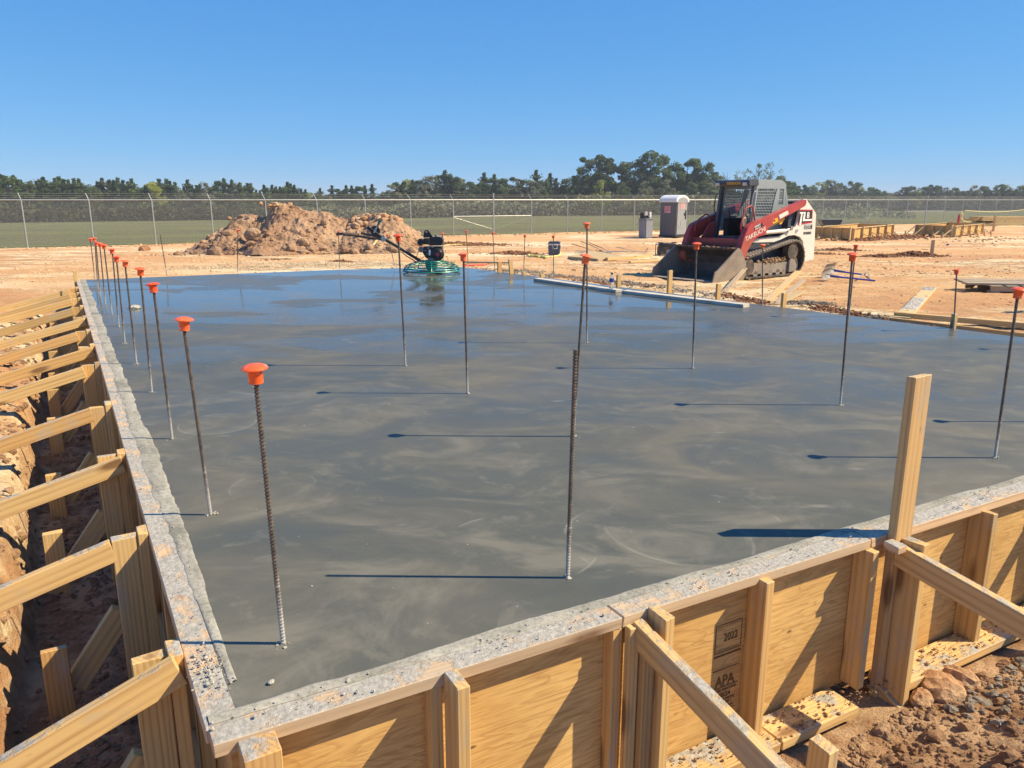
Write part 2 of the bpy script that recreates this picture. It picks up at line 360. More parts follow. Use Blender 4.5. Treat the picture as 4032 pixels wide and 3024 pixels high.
M_BLACK = plain('black_paint', (.018, .018, .02), .35, 0, .2)
M_RUBBER = plain('track_rubber', (.045, .043, .042), .75, 0, .3, 8, (.28, .17, .10), .45)
M_LUG = plain('dusty_track_lug', (.36, .33, .28), .85, 0, .25, 10, (.45, .36, .27), .6)
M_DARKSTEEL = plain('worn_bucket_steel', (.075, .062, .055), .55, .3, .35, 3, (.23, .17, .13), .55, .2)
M_EDGESTEEL = plain('bucket_side_steel', (.26, .215, .175), .6, .3, .3, 4, (.34, .28, .22), .6, .2)
M_RED = plain('faded_red_paint', (.36, .045, .045), .45, 0, .22, 2.5, (.30, .13, .08), .25)
M_ORED = plain('sun_faded_boom', (.40, .085, .055), .5, 0, .3, 2.0, (.50, .22, .12), .35)
M_WHITE = plain('white_paint', (.68, .66, .60), .45, 0, .06, 3, (.40, .33, .25), .12)
M_CABGREY = plain('cab_grey_paint', (.27, .32, .34), .4, .1, .06, 3)
M_CABDARK = plain('cab_dark_blue_grey', (.055, .065, .085), .45, 0, .1)
M_YEL = plain('yellow_paint', (.80, .42, .03), .45, 0, .1)
M_CREAM = plain('faded_letter', (.75, .62, .54), .6, 0, .08)
M_WTEXT = plain('white_letter', (.85, .85, .84), .5, 0, .02)
M_BADGER = plain('badge_red', (.45, .02, .03), .4, 0, .03)
M_LAMP = plain('work_lamp_glass', (.55, .50, .44), .2, 0, .1)
M_CHROME = plain('cylinder_rod', (.75, .76, .77), .2, .8, .05)
M_FRAMEG = plain('dusty_track_frame', (.22, .20, .18), .7, .1, .2, 4, (.42, .31, .22), .5)
M_POTTY = plain('grey_toilet_wall', (.125, .12, .125), .55, 0, .06)
M_POTTYD = plain('grey_toilet_door', (.28, .295, .31), .5, 0, .06)
M_POTTYR = plain('white_toilet_roof', (.72, .74, .76), .5, 0, .04)
M_SINK = plain('grey_sink_plastic', (.20, .21, .25), .5, 0, .08)
M_PINK = plain('pink_notice', (.72, .36, .36), .6, 0, .05)
M_REDTXT = plain('red_print', (.45, .05, .06), .6, 0, .05)
M_TEAL = plain('teal_guard_paint', (.01, .20, .165), .4, .1, .12)
M_ENGINE = plain('engine_casting', (.20, .20, .21), .4, .6, .2)
M_COOLER = plain('slate_cooler', (.075, .085, .125), .5, 0, .08)
M_COOLERW = plain('cooler_trim', (.62, .62, .68), .5, 0, .05)
M_BLUE = plain('blue_handle', (.035, .045, .42), .4, 0, .15)
M_ALUM = plain('dull_sheet_metal', (.24, .225, .205), .55, .15, .15, 4, (.34, .26, .18), .35)
M_YTAPE = plain('yellow_tape', (.82, .72, .20), .5, 0, .1)
M_ORTAPE = plain('red_marking', (.62, .07, .03), .6, 0, .2)
M_WHITEB = plain('white_cement_board', (.50, .475, .42), .85, 0, .18, 5, (.22, .21, .18), .25, .25)
M_DARKB = plain('dark_wet_edge', (.07, .068, .06), .7, 0, .3, 20)
M_INK = plain('stamp_ink', (.15, .07, .022), .8, 0, .3, 50)
M_WATER = G('bottle_plastic').P(Base__Color=(.93, .95, .97), Roughness=.08, **{'Transmission__Weight': .85, 'IOR': 1.2}).m
M_LABEL = plain('bottle_label', (.03, .08, .32), .4, 0, .1)
M_CLOTH = plain('dark_seat', (.02, .02, .022), .8, 0, .2)
M_TUB = plain('black_tub', (.05, .055, .06), .3, 0, .2)

def leafmat(name, a, b, c_):
    g = G(name); v = g.co('Object')
    rn = g.rnd()
    c = g.ramp(g.noise(v, .55, 4, .6), [(.3, a), (.5, b), (.72, c_)])
    c = g.mix(1.0, c, g.ramp(rn, [(0, (.78, .82, .86)), (.5, (1, 1, 1)), (.9, (1.0, 1.0, .85)), (1, (1.15, 1.0, .8))]), 'MULTIPLY')
    g.P(Base__Color=c, Roughness=.8, **{'Specular__IOR__Level': .2})
    tr = g.n('BsdfTranslucent', Color=c); ms = g.n('MixShader', i0=.42); g.t.links.new(g.b.outputs[0], ms.inputs[1]); g.t.links.new(tr.outputs[0], ms.inputs[2])
    g.t.links.new(ms.outputs[0], g.t.nodes['Material Output'].inputs[0]); return g.m
M_PINE = leafmat('pine_needles', (0.051, 0.085, 0.051), (0.093, 0.145, 0.071), (0.170, 0.238, 0.099))
M_LEAF = leafmat('autumn_leaves', (0.076, 0.119, 0.065), (0.145, 0.204, 0.088), (0.289, 0.323, 0.128))
M_LEAFY = leafmat('yellowing_leaves', (0.204, 0.238, 0.076), (0.374, 0.408, 0.102), (0.561, 0.510, 0.136))
M_LEAFG = leafmat('greyish_leaves', (0.119, 0.145, 0.102), (0.255, 0.272, 0.187), (0.459, 0.442, 0.306))
M_BARK = plain('bark', (.16, .13, .10), .9, 0, .3, 3)
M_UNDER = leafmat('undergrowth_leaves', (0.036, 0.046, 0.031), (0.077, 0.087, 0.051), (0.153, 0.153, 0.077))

# ------------------------------------------------------------------ builders
PM = {}
def props(o, label=None, cat=None, group=None, kind=None):
    for k, v in (('label', label), ('category', cat), ('group', group), ('kind', kind)):
        if v: o[k] = v
    return o
def thing(name, loc, label, cat, group=None, rz=0.0, kind=None):
    o = bpy.data.objects.new(name, None); C.objects.link(o); o.empty_display_size = .1
    o.location = loc; o.rotation_euler = (0, 0, rz)
    PM[o.name] = Matrix.Translation(Vector(loc)) @ Matrix.Rotation(rz, 4, 'Z')
    return props(o, label, cat, group, kind)

class MB:
    def __init__(s): s.v = []; s.f = []
    def add(s, vs, fs):
        b = len(s.v); s.v += [tuple(p) for p in vs]; s.f += [tuple(i + b for i in f) for f in fs]; return s
    def box(s, a, b, M=None):
        (x0, y0, z0), (x1, y1, z1) = a, b
        vs = [Vector(p) for p in ((x0, y0, z0), (x1, y0, z0), (x1, y1, z0), (x0, y1, z0), (x0, y0, z1), (x1, y0, z1), (x1, y1, z1), (x0, y1, z1))]
        if M is not None: vs = [M @ p for p in vs]
        return s.add(vs, [(0, 3, 2, 1), (4, 5, 6, 7), (0, 1, 5, 4), (1, 2, 6, 5), (2, 3, 7, 6), (3, 0, 4, 7)])
    def bar(s, A, B, w, t, up=(0, 0, 1)):
        A = Vector(A); B = Vector(B); X = (B - A).normalized(); U = Vector(up); Y = U.cross(X).normalized(); Z = X.cross(Y)
        M = Matrix((X, Y, Z)).transposed().to_4x4(); M.translation = A
        return s.box((0, -w / 2, -t / 2), ((B - A).length, w / 2, t / 2), M)
    def tube(s, pts, r, n=8, cap=True):
        pts = [Vector(p) for p in pts]; rs = r if isinstance(r, (list, tuple)) else [r] * len(pts)
        b = len(s.v); prev = None
        for i, p in enumerate(pts):
            d = (pts[min(i + 1, len(pts) - 1)] - pts[max(i - 1, 0)]).normalized()
            if prev is None:
                a = Vector((0, 0, 1)) if abs(d.z) < .9 else Vector((1, 0, 0)); u = a.cross(d).normalized()
            else: u = (prev - d * prev.dot(d)).normalized()
            prev = u; w_ = d.cross(u)
            for k in range(n):
                t = 2 * math.pi * k / n; s.v.append(tuple(p + (u * math.cos(t) + w_ * math.sin(t)) * rs[i]))
        for i in range(len(pts) - 1):
            for k in range(n):
                k2 = (k + 1) % n; s.f.append((b + i * n + k, b + i * n + k2, b + (i + 1) * n + k2, b + (i + 1) * n + k))
        if cap: s.f.append(tuple(b + k for k in range(n))[::-1]); s.f.append(tuple(b + (len(pts) - 1) * n + k for k in range(n)))
        return s
    def prism(s, poly, t0, t1, plane='xz'):
        n = len(poly)
        P = (lambda p, t: (p[0], t, p[1])) if plane == 'xz' else ((lambda p, t: (p[0], p[1], t)) if plane == 'xy' else (lambda p, t: (t, p[0], p[1])))
        vs = [P(p, t0) for p in poly] + [P(p, t1) for p in poly]
        return s.add(vs, [tuple(range(n)), tuple(range(2 * n - 1, n - 1, -1))] + [(i, i + n, (i + 1) % n + n, (i + 1) % n) for i in range(n)])
    def lathe(s, prof, c=(0, 0, 0), n=24):
        b = len(s.v); c = Vector(c)
        for r, z in prof:
            for k in range(n):
                t = 2 * math.pi * k / n; s.v.append((c.x + r * math.cos(t), c.y + r * math.sin(t), c.z + z))
        for i in range(len(prof) - 1):
            for k in range(n):
                k2 = (k + 1) % n; s.f.append((b + i * n + k, b + i * n + k2, b + (i + 1) * n + k2, b + (i + 1) * n + k))
        return s
    def cyl(s, A, B, r, n=16): return s.tube([A, B], r, n)
    def build(s, name, mat, parent=None, smooth=False, bevel=0.0, loc=None):
        me = bpy.data.meshes.new(name); me.from_pydata(s.v, [], s.f); me.update()
        bm = bmesh.new(); bm.from_mesh(me); bmesh.ops.recalc_face_normals(bm, faces=bm.faces)
        if bevel: bmesh.ops.bevel(bm, geom=[e for e in bm.edges if len(e.link_faces) == 2 and e.calc_face_angle(0) > .5], offset=bevel, segments=2, affect='EDGES', clamp_overlap=True)
        bm.to_mesh(me); bm.free()
        if smooth: me.shade_smooth() if smooth is True else me.shade_auto_smooth(angle=R(35)) if hasattr(me, 'shade_auto_smooth') else None
        if smooth == 'a':
            for p in me.polygons: p.use_smooth = True
            bm = bmesh.new(); bm.from_mesh(me)
            for e in bm.edges:
                if len(e.link_faces) == 2 and e.calc_face_angle(0) > R(35): e.smooth = False
            bm.to_mesh(me); bm.free()
        me.materials.append(mat)
        o = bpy.data.objects.new(name, me); C.objects.link(o)
        if parent: o.parent = parent
        if loc is not None: o.location = loc
        PM[o.name] = (PM.get(parent.name, Matrix()) if parent else Matrix()) @ Matrix.Translation(Vector(loc) if loc is not None else Vector())
        return o

def npmesh(name, V, Fc, mat, parent=None, smooth=False):
    """V (n,3) array, Fc (m,k) array of equal sized faces"""
    me = bpy.data.meshes.new(name); n, k = len(Fc), Fc.shape[1]
    me.vertices.add(len(V)); me.vertices.foreach_set('co', np.asarray(V, np.float32).ravel())
    me.loops.add(n * k); me.loops.foreach_set('vertex_index', np.asarray(Fc, np.int32).ravel())
    me.polygons.add(n); me.polygons.foreach_set('loop_start', np.arange(0, n * k, k, dtype=np.int32)); me.polygons.foreach_set('loop_total', np.full(n, k, np.int32))
    me.polygons.foreach_set('use_smooth', np.full(n, bool(smooth)))
    me.update(calc_edges=True); me.materials.append(mat)
    o = bpy.data.objects.new(name, me); C.objects.link(o)
    if parent: o.parent = parent
    PM[o.name] = PM.get(parent.name, Matrix()) if parent else Matrix()
    return o

def board(name, A, B, w, t, mat, parent=None, up=(0, 0, 1), bev=.0025, label=None):
    """lumber from A to B (world), local X along the grain; w across, t along `up`"""
    A = Vector(A); B = Vector(B); Ln = (B - A).length
    X = (B - A).normalized(); Y = Vector(up).cross(X).normalized(); Z = X.cross(Y)
    M = Matrix((X, Y, Z)).transposed().to_4x4(); M.translation = (A + B) / 2
    me = bpy.data.meshes.new(name); bm = bmesh.new()
    bmesh.ops.create_cube(bm, size=1.0); bmesh.ops.scale(bm, vec=(Ln, w, t), verts=bm.verts)
    for v in bm.verts: v.co += Vector((random.uniform(-1, 1) * .004, random.uniform(-1, 1) * .0012, random.uniform(-1, 1) * .0012))
    if bev: bmesh.ops.bevel(bm, geom=bm.edges[:], offset=bev, segments=1, affect='EDGES')
    bm.to_mesh(me); bm.free(); me.materials.append(mat)
    o = bpy.data.objects.new(name, me); C.objects.link(o)
    if parent:
        o.parent = parent; M = PM[parent.name].inverted() @ M
    o.matrix_local = M
    if label: o['label'] = label
    return o

def text(name, s, size, M, mat, parent, ext=.0006, align='LEFT', stretch=1.0, shear=0.0):
    cu = bpy.data.curves.new(name, 'FONT'); cu.body = s; cu.size = size; cu.extrude = ext; cu.align_x = align; cu.shear = shear; cu.offset = size * .012
    o = bpy.data.objects.new('tmp_text', cu); C.objects.link(o)
    dg = bpy.context.evaluated_depsgraph_get(); me = bpy.data.meshes.new_from_object(o.evaluated_get(dg)); me.name = name
    bpy.data.objects.remove(o); bpy.data.curves.remove(cu)
    me.materials.clear(); me.materials.append(mat)
    for v in me.vertices: v.co.x *= stretch
    o = bpy.data.objects.new(name, me); C.objects.link(o); o.parent = parent; o.matrix_local = M
    return o

# rocks: deformed icospheres merged into one mesh
def ico(sub):
    bm = bmesh.new(); bmesh.ops.create_icosphere(bm, subdivisions=sub, radius=1.0)
    V = np.array([v.co[:] for v in bm.verts]); Fc = np.array([[v.index for v in f.verts] for f in bm.faces]); bm.free(); return V, Fc
ICO = {1: ico(1), 2: ico(2), 3: ico(3)}
def rocks(pts, sizes, sub=1, flat=.7, rough=.22):
    V0, F0 = ICO[sub]; Vs = []; Fs = []; b = 0
    for (p, s) in zip(pts, sizes):
        q = V0 * (1 + np.random.uniform(-rough, rough, (len(V0), 1)))
        q = q * np.random.uniform(.7, 1.25, 3) * np.array([1, 1, flat])
        a = np.random.uniform(0, 6.28); ca, sa = math.cos(a), math.sin(a)
        q = np.stack([q[:, 0] * ca - q[:, 1] * sa, q[:, 0] * sa + q[:, 1] * ca, q[:, 2]], 1) * s
        Vs.append(q + np.array(p)); Fs.append(F0 + b); b += len(V0)
    return np.concatenate(Vs), np.concatenate(Fs)

# ------------------------------------------------------------------ ground
def axis(lo, hi, step, far_lo, far_hi, gr=1.028):
    a = list(np.arange(lo, hi, step)); s = step; x = lo; left = []
    while x > far_lo: s *= (gr if x > -30 else 1.06); x -= s; left.append(x)
    s = step; x = a[-1]; right = []
    while x < far_hi: s *= (gr if x < 45 else 1.06); x += s; right.append(x)
    return np.array(left[::-1] + a + right)
xs = axis(-3.4, 3.6, .024, -900, 900); ys = axis(.6, 5.6, .024, -60, 1500)
X, Y = np.meshgrid(xs, ys); Z = gz(X, Y)
nx, ny = len(xs), len(ys)
I = np.arange(nx * ny).reshape(ny, nx)
Fq = np.stack([I[:-1, :-1].ravel(), I[:-1, 1:].ravel(), I[1:, 1:].ravel(), I[1:, :-1].ravel()], 1)
o = npmesh('ground', np.stack([X.ravel(), Y.ravel(), Z.ravel()], 1), Fq, M_GROUND, smooth=True); props(o, kind='structure')
def gzf(x, y): return float(gz(np.array([x]), np.array([y]))[0])

# ------------------------------------------------------------------ concrete slab
def slab():
    poly = [p.xy for p in SLAB]
    mb = MB(); n = len(poly)
    c = Vector((0, 7.5)); vs = [(p.x, p.y, 0) for p in poly] + [(p.x, p.y, -.72) for p in poly]
    mb.add(vs, [tuple(range(n))[::-1]] + [(i, (i + 1) % n, (i + 1) % n + n, i + n) for i in range(n)])
    o = mb.build('concrete_slab', M_SLAB, None)
    props(o, 'large freshly troweled grey concrete slab inside the wooden formwork, still wet and shiny at the back', 'concrete slab')
    return o
slab_o = slab()
# ragged pale cement ridge where the slab meets the forms: part of the slab
def ridge(name, A, B, inner_w, out_w, seed, hmax=.006):
    Ln = (B - A).length; d = (B - A).normalized(); nrm = Vector((-d.y, d.x, 0))
    n = int(Ln / .022); m = 12; V = []; Fs = []
    for i in range(n + 1):
        s = i * Ln / n
        wi = inner_w * (1 + 1.1 * float(fbm(np.array(s * 2.3), np.array(seed * 3.1), seed)) + .35 * float(fbm(np.array(s * 15.), np.array(1.), seed + 2)))
        wo = out_w * (1 + .9 * float(fbm(np.array(s * 3.1), np.array(5.), seed + 4)) + .8 * float(fbm(np.array(s * 17.), np.array(5.), seed + 5)))
        if seed == 3: k_ = min(1, (Ln - s) / 1.6); wi *= .35 + .65 * k_; wo *= k_ * .9 + .1
        for j in range(m + 1):
            t = j / m; a = -wo + t * (wi + wo)
            e = math.sin(math.pi * t) ** .5 if 0 < t < 1 else 0
            h = e * (.0015 + hmax * max(0, .25 + 1.5 * float(fbm(np.array(s * 14), np.array(a * 34), seed + 7))))
            p = A + d * s + nrm * a; V.append((p.x, p.y, -.001 + h))
    V = np.array(V); I = np.arange((n + 1) * (m + 1)).reshape(n + 1, m + 1)
    Fq = np.stack([I[:-1, :-1].ravel(), I[1:, :-1].ravel(), I[1:, 1:].ravel(), I[:-1, 1:].ravel()], 1)
    return npmesh(name, V, Fq, M_RESID, slab_o, smooth=True)
def linepts(n_off, w, z=0): return NL * n_off + LL * w + Vector((0, 0, z))
cornerL = Vector((-.705, 1.775, 0))
# left plate spans n-offset .17 -> .26 ; near plate spans FN -1.735 -> -1.824
ridge('edge_residue', linepts(.262, 14.45, .0), linepts(.262, 1.97, .0), .048, .030, 3).location.z = .002
ridge('edge_residue', FF * .14 + FN * -1.826, FF * 8.2 + FN * -1.826, .030, .010, 11).location.z = .002

# ------------------------------------------------------------------ formwork
def W(n_off, wv, z): return NL * n_off + LL * wv + Vector((0, 0, z))
def FWp(s, r, z): return FF * s + FN * (-1.735 + r) + Vector((0, 0, z))      # r outward from the plate's outer edge
lf = thing('wall_formwork', W(.2, 1.9, -PIT), 'long wooden form wall down the left side of the slab with braces over the trench', 'formwork')
# top plates
segs = [(1.80, 4.75), (4.755, 8.2), (8.205, 11.6), (11.605, 14.45)]
for a, b in segs: board('top_plate', W(.215, a, -.019), W(.215, b, -.019), .089, .038, M_PLATE, lf)
for a in np.arange(1.86, 14.2, 2.44): board('plywood_panel', W(.241, a, -.345), W(.241, min(a + 2.436, 14.4), -.345), .60, .018, M_PLY, lf, up=tuple(NL))
for a, b in segs: board('bottom_plate', W(.16, a, -PIT + .03), W(.16, b, -PIT + .03), .14, .038, M_WOOD, lf)
ST = [2.19, 3.15, 4.28, 5.38, 6.05, 6.85, 7.75, 8.72, 9.78, 10.75, 11.75, 12.4, 13.1]
OUT = [1, 1, 1, 1, 0, 1, 1, 1, 1, 1, 1, 1, 1]
for k, wv in enumerate(ST):
    if OUT[k]:
        # flat stud on the ply + upright stake outside it
        board('stud', W(.150, wv + .02, -PIT), W(.150, wv + .02, .004 if k % 3 else .012), .038, .089, M_WOODS, lf, up=tuple(LL))
        board('stud', W(.212, wv + .05, -PIT + .05), W(.212, wv + .05, -.039), .038, .085, M_WOOD, lf, up=tuple(LL))
        board('stake', W(.083, wv + (.0 if k else .03), -PIT - .1), W(.083, wv + (.0 if k else .03), -.002), .089, .038, M_WOODS, lf, up=tuple(LL))
        Ln = .95 if wv < 5 else 1.15
        sl_ = {0: .33, 1: .26}.get(k, .245 + .03 * math.sin(k * 3.1))
        a = .155 if k in (0, 2, 6, 8) else (.055 if k != 1 else .045)
        dw = -.040 if k not in (1, 3) else -.001
        A_ = W(a, wv + dw, -.048 + (.02 if k == 0 else 0)); B_ = W(a - Ln, wv + dw - .02, -.048 - sl_ * Ln)
        board('brace', A_, B_, .038, .089, M_WOODS, lf, up=(0, 0, 1))
        # kicker low in the trench and its short stake
        board('kicker', W(-.15, wv + .045, -.60), W(.05, wv + .05, -.33), .038, .089, M_WOOD, lf)
        board('kicker_stake', W(-.20, wv + .0, -PIT - .2), W(-.20, wv + .0, -.36 - .04 * (k % 2)), .089, .038, M_WOOD, lf, up=tuple(LL))
    # mid stud
    board('stud', W(.205, wv + .55, -PIT + .05), W(.205, wv + .55, -.039), .07, .038, M_WOOD, lf, up=tuple(LL))
# far corner stake poking up
board('stake', W(.17, 14.3, -.5), W(.17, 14.3, .16), .06, .04, M_WOODS, lf, up=tuple(LL))

nf = thing('wall_formwork', FWp(1, 0, -PIT), 'wooden form wall across the front of the slab with plywood panels, studs and sloping braces', 'formwork')
for a, b in ((.135, 1.345), (1.349, 2.53), (2.535, 4.9), (4.905, 8.3)): board('top_plate', FWp(a, -.0445, -.019), FWp(b, -.0445, -.019), .089, .038, M_PLATE, nf)
PLY = -.058
panels = []
for a, b in ((.18, 2.585), (2.588, 5.02), (5.024, 7.4)):
    panels.append(board('plywood_panel', FWp(a, PLY, -.345), FWp(b, PLY, -.345), .61, .018, M_PLY, nf, up=tuple(FN)))
for a, b in ((.16, 2.0), (2.005, 2.42), (2.66, 3.55), (3.56, 6.0)): board('bottom_plate', FWp(a, .035, -PIT + .03), FWp(b, .035, -PIT + .03), .14, .038, M_WOODS, nf)
def fstud(s, r0, depth, top, mat=M_WOOD, wid=.038, bot=-PIT + .05, name='stud'):
    return board(name, FWp(s, r0 + depth / 2, bot), FWp(s, r0 + depth / 2, top), wid, depth, mat, nf, up=tuple(FN))
ply_face = PLY + .0095
fstud(.235, -.002, .089, -.006, M_WOODS, .089, -PIT - .1, 'stake')            # corner block
fstud(.715, ply_face, .047, -.039)                                            # thin inner stud
fstud(.755, .001, .089, .006, M_WOODS, .038, -PIT - .1, 'stake')
fstud(1.33, ply_face, .047, -.039); fstud(1.372, .001, .03, -.03, M_WOOD)
fstud(1.462, .001, .089, .010, M_WOODS, .038, -PIT - .1, 'stake')
board('stud', FWp(1.418, .03, -.63), FWp(1.418, .03, -.12), .045, .05, M_WOOD, nf, up=tuple(FN))
fstud(1.955, ply_face, .085, -.016)
fstud(2.515, ply_face, .085, -.039); fstud(2.565, ply_face, .047, -.039, M_WOOD)
fstud(2.674, .041, .089, -.006, M_WOODS, .038, -PIT - .12, 'stake')
fstud(3.27, ply_face, .10, -.030, M_WOOD); fstud(3.90, ply_face, .10, -.03); fstud(4.5, ply_face, .10, -.03); fstud(5.1, ply_face, .10, -.03); fstud(5.7, ply_face, .10, -.03)
# tall upright standing above the form
board('tall_upright', FWp(2.668, .0205, -PIT - .1), FWp(2.668, .0205, .0) + Vector((.0, .0, .635)), .038, .095, M_WOODT, nf, up=tuple(FF))
board('cleat', FWp(2.585, .031, -.016), FWp(2.585, .095, -.020), .05, .03, M_PLATE, nf)
# braces
board('brace', FWp(1.40, .0, -.062), FWp(1.40, 1.0, -.235), .038, .089, M_WOODS, nf)
board('brace', FWp(2.634, .042, -.064), FWp(2.634, 1.15, -.205), .038, .089, M_WOODS, nf)
board('kicker', FWp(2.655, .02, -.70), FWp(2.655, .26, -.80), .038, .089, M_WOODS, nf)
board('brace', FWp(3.93, .05, -.062), FWp(3.93, 1.15, -.24), .038, .089, M_WOODS, nf)
P = at(1780, 1606, -.30)
ds = board('driven_stake', (P.x, P.y + .02, -.75), (P.x, P.y + .0, -.30), .075, .045, M_WOODS, nf, up=tuple(FF))
# grade stamp on the plywood (lettering lies in the panel's face)
def stamp(pan, s_center, items):
    bpy.context.view_layer.update()
    Xv, Zv, Nv = FF, Vector((0, 0, 1)), FN
    for (txt, ds_, z, size, stretch) in items:
        M = Matrix((Xv, Zv, Nv)).transposed().to_4x4(); M.translation = FWp(s_center + ds_, ply_face + .0008, z)
        text('stamp_lettering', txt, size, PMpan(pan).inverted() @ M, M_INK, pan, .0003, 'CENTER', stretch)
def PMpan(pan): return PM[nf.name] @ pan.matrix_local
stamp(panels[0], 1.858, [('2022', .012, -.258, .042, .80), ('APA', -.002, -.440, .062, .80), ('RATED SHEATHING', .0, -.462, .0155, .80), ('48/24', .0, -.487, .027, .95),
      ('SIZED FOR SPACING', .0, -.503, .0135, .80), ('EXPOSURE 1', .0, -.519, .0155, .85), ('THICKNESS 0.703 IN.', .0, -.535, .0135, .76), ('577', .0, -.556, .022, .95), ('PS 1-09 SHEATHING', 0, -.569, .0115, .78)])
def stamp_line(pan, a0, z0, a1, z1):
    Mi = PMpan(pan).inverted(); vs = [FWp(1.858 + a, ply_face + .0006, z) for a, z in ((a0, z0), (a1, z0), (a1, z1), (a0, z1))]; vs += [v + FN * .0005 for v in vs]
    MB().add([Mi @ v for v in vs], [(0, 1, 2, 3), (4, 5, 6, 7), (0, 1, 5, 4), (1, 2, 6, 5), (2, 3, 7, 6), (3, 0, 4, 7)]).build('stamp_line', M_INK, pan)
for q in ((-.062, -.190, .064, -.187), (-.062, -.300, .064, -.297), (-.062, -.297, -.059, -.190), (.061, -.297, .064, -.190), (-.052, -.198, .054, -.1968), (-.052, -.290, .054, -.2888), (-.062, -.316, .066, -.309), (-.064, -.372, .062, -.369), (-.064, -.446, .062, -.443), (-.056, -.545, .056, -.543), (-.056, -.580, .056, -.578)):
    stamp_line(panels[0], *q)

# concrete crumbs on the plates, ridge and braces: nobody could count them
pts = []; sz = []
def crumb(P, s): pts.append((P.x, P.y, P.z)); sz.append(s)
cl = [0.3 + i * .31 + random.uniform(-.1, .1) for i in range(24)]
for _ in range(350):
    s = random.uniform(.14, 4.6) if random.random() < .45 else random.choice(cl) + random.gauss(0, .04)
    r = random.uniform(-.10, -.01); P = FWp(s, r, .006); crumb(P, abs(random.gauss(.0012, .0018)) + .0008)
for _ in range(350):
    wv = random.uniform(1.9, 7) if random.random() < .6 else random.choice([1.95, 2.02, 2.1, 2.3, 2.9, 3.6, 4.3]) + random.gauss(0, .04)
    P = W(random.uniform(.18, .275), wv, .006); crumb(P, abs(random.gauss(.0008, .0014)) + .0006)
for _ in range(170):
    P = W(.215 + random.gauss(0, .02), 2.06 + random.gauss(0, .05), .006); crumb(P, abs(random.gauss(.001, .002)) + .001)
V, Fc = rocks(pts, sz, 1, .8, .3)
o = npmesh('concrete_crumbs', V, Fc, M_SPLAT); props(o, 'grey concrete crumbs scattered along the form tops', 'crumbs', kind='stuff')
# small bits on the slab surface
pts = []; sz = []
for _ in range(120):
    a = random.random(); P = at(random.uniform(420, 2200), random.uniform(760, 1400), 0)
    if FN.dot(P) > -1.92 or NL.dot(P) < .4: continue
    pts.append((P.x, P.y, .0005)); sz.append(abs(random.gauss(.001, .0014)) + .0006)
V, Fc = rocks(pts, sz, 1, .7, .3)
o = npmesh('slab_grit', V, Fc, M_SPLAT); props(o, 'small grit scattered over the slab surface', 'grit', kind='stuff')
def lump(name, P, s, mat, label, cat, flat=.6, sub=3, group=None):
    V, Fc = rocks([(0, 0, 0)], [s], sub, flat, .12)
    o = npmesh(name, V, Fc, mat, smooth=False); o.location = P; return props(o, label, cat, group)
lump('concrete_chunk', at(291, 664, .015), .06, M_SPLAT, 'small grey lump of concrete lying on the slab between the left rebars', 'concrete chunk', .45)
lump('pebble', at(586, 1473, .006), .009, M_SPLAT, 'tiny pebble on the slab near its front left corner', 'pebble')

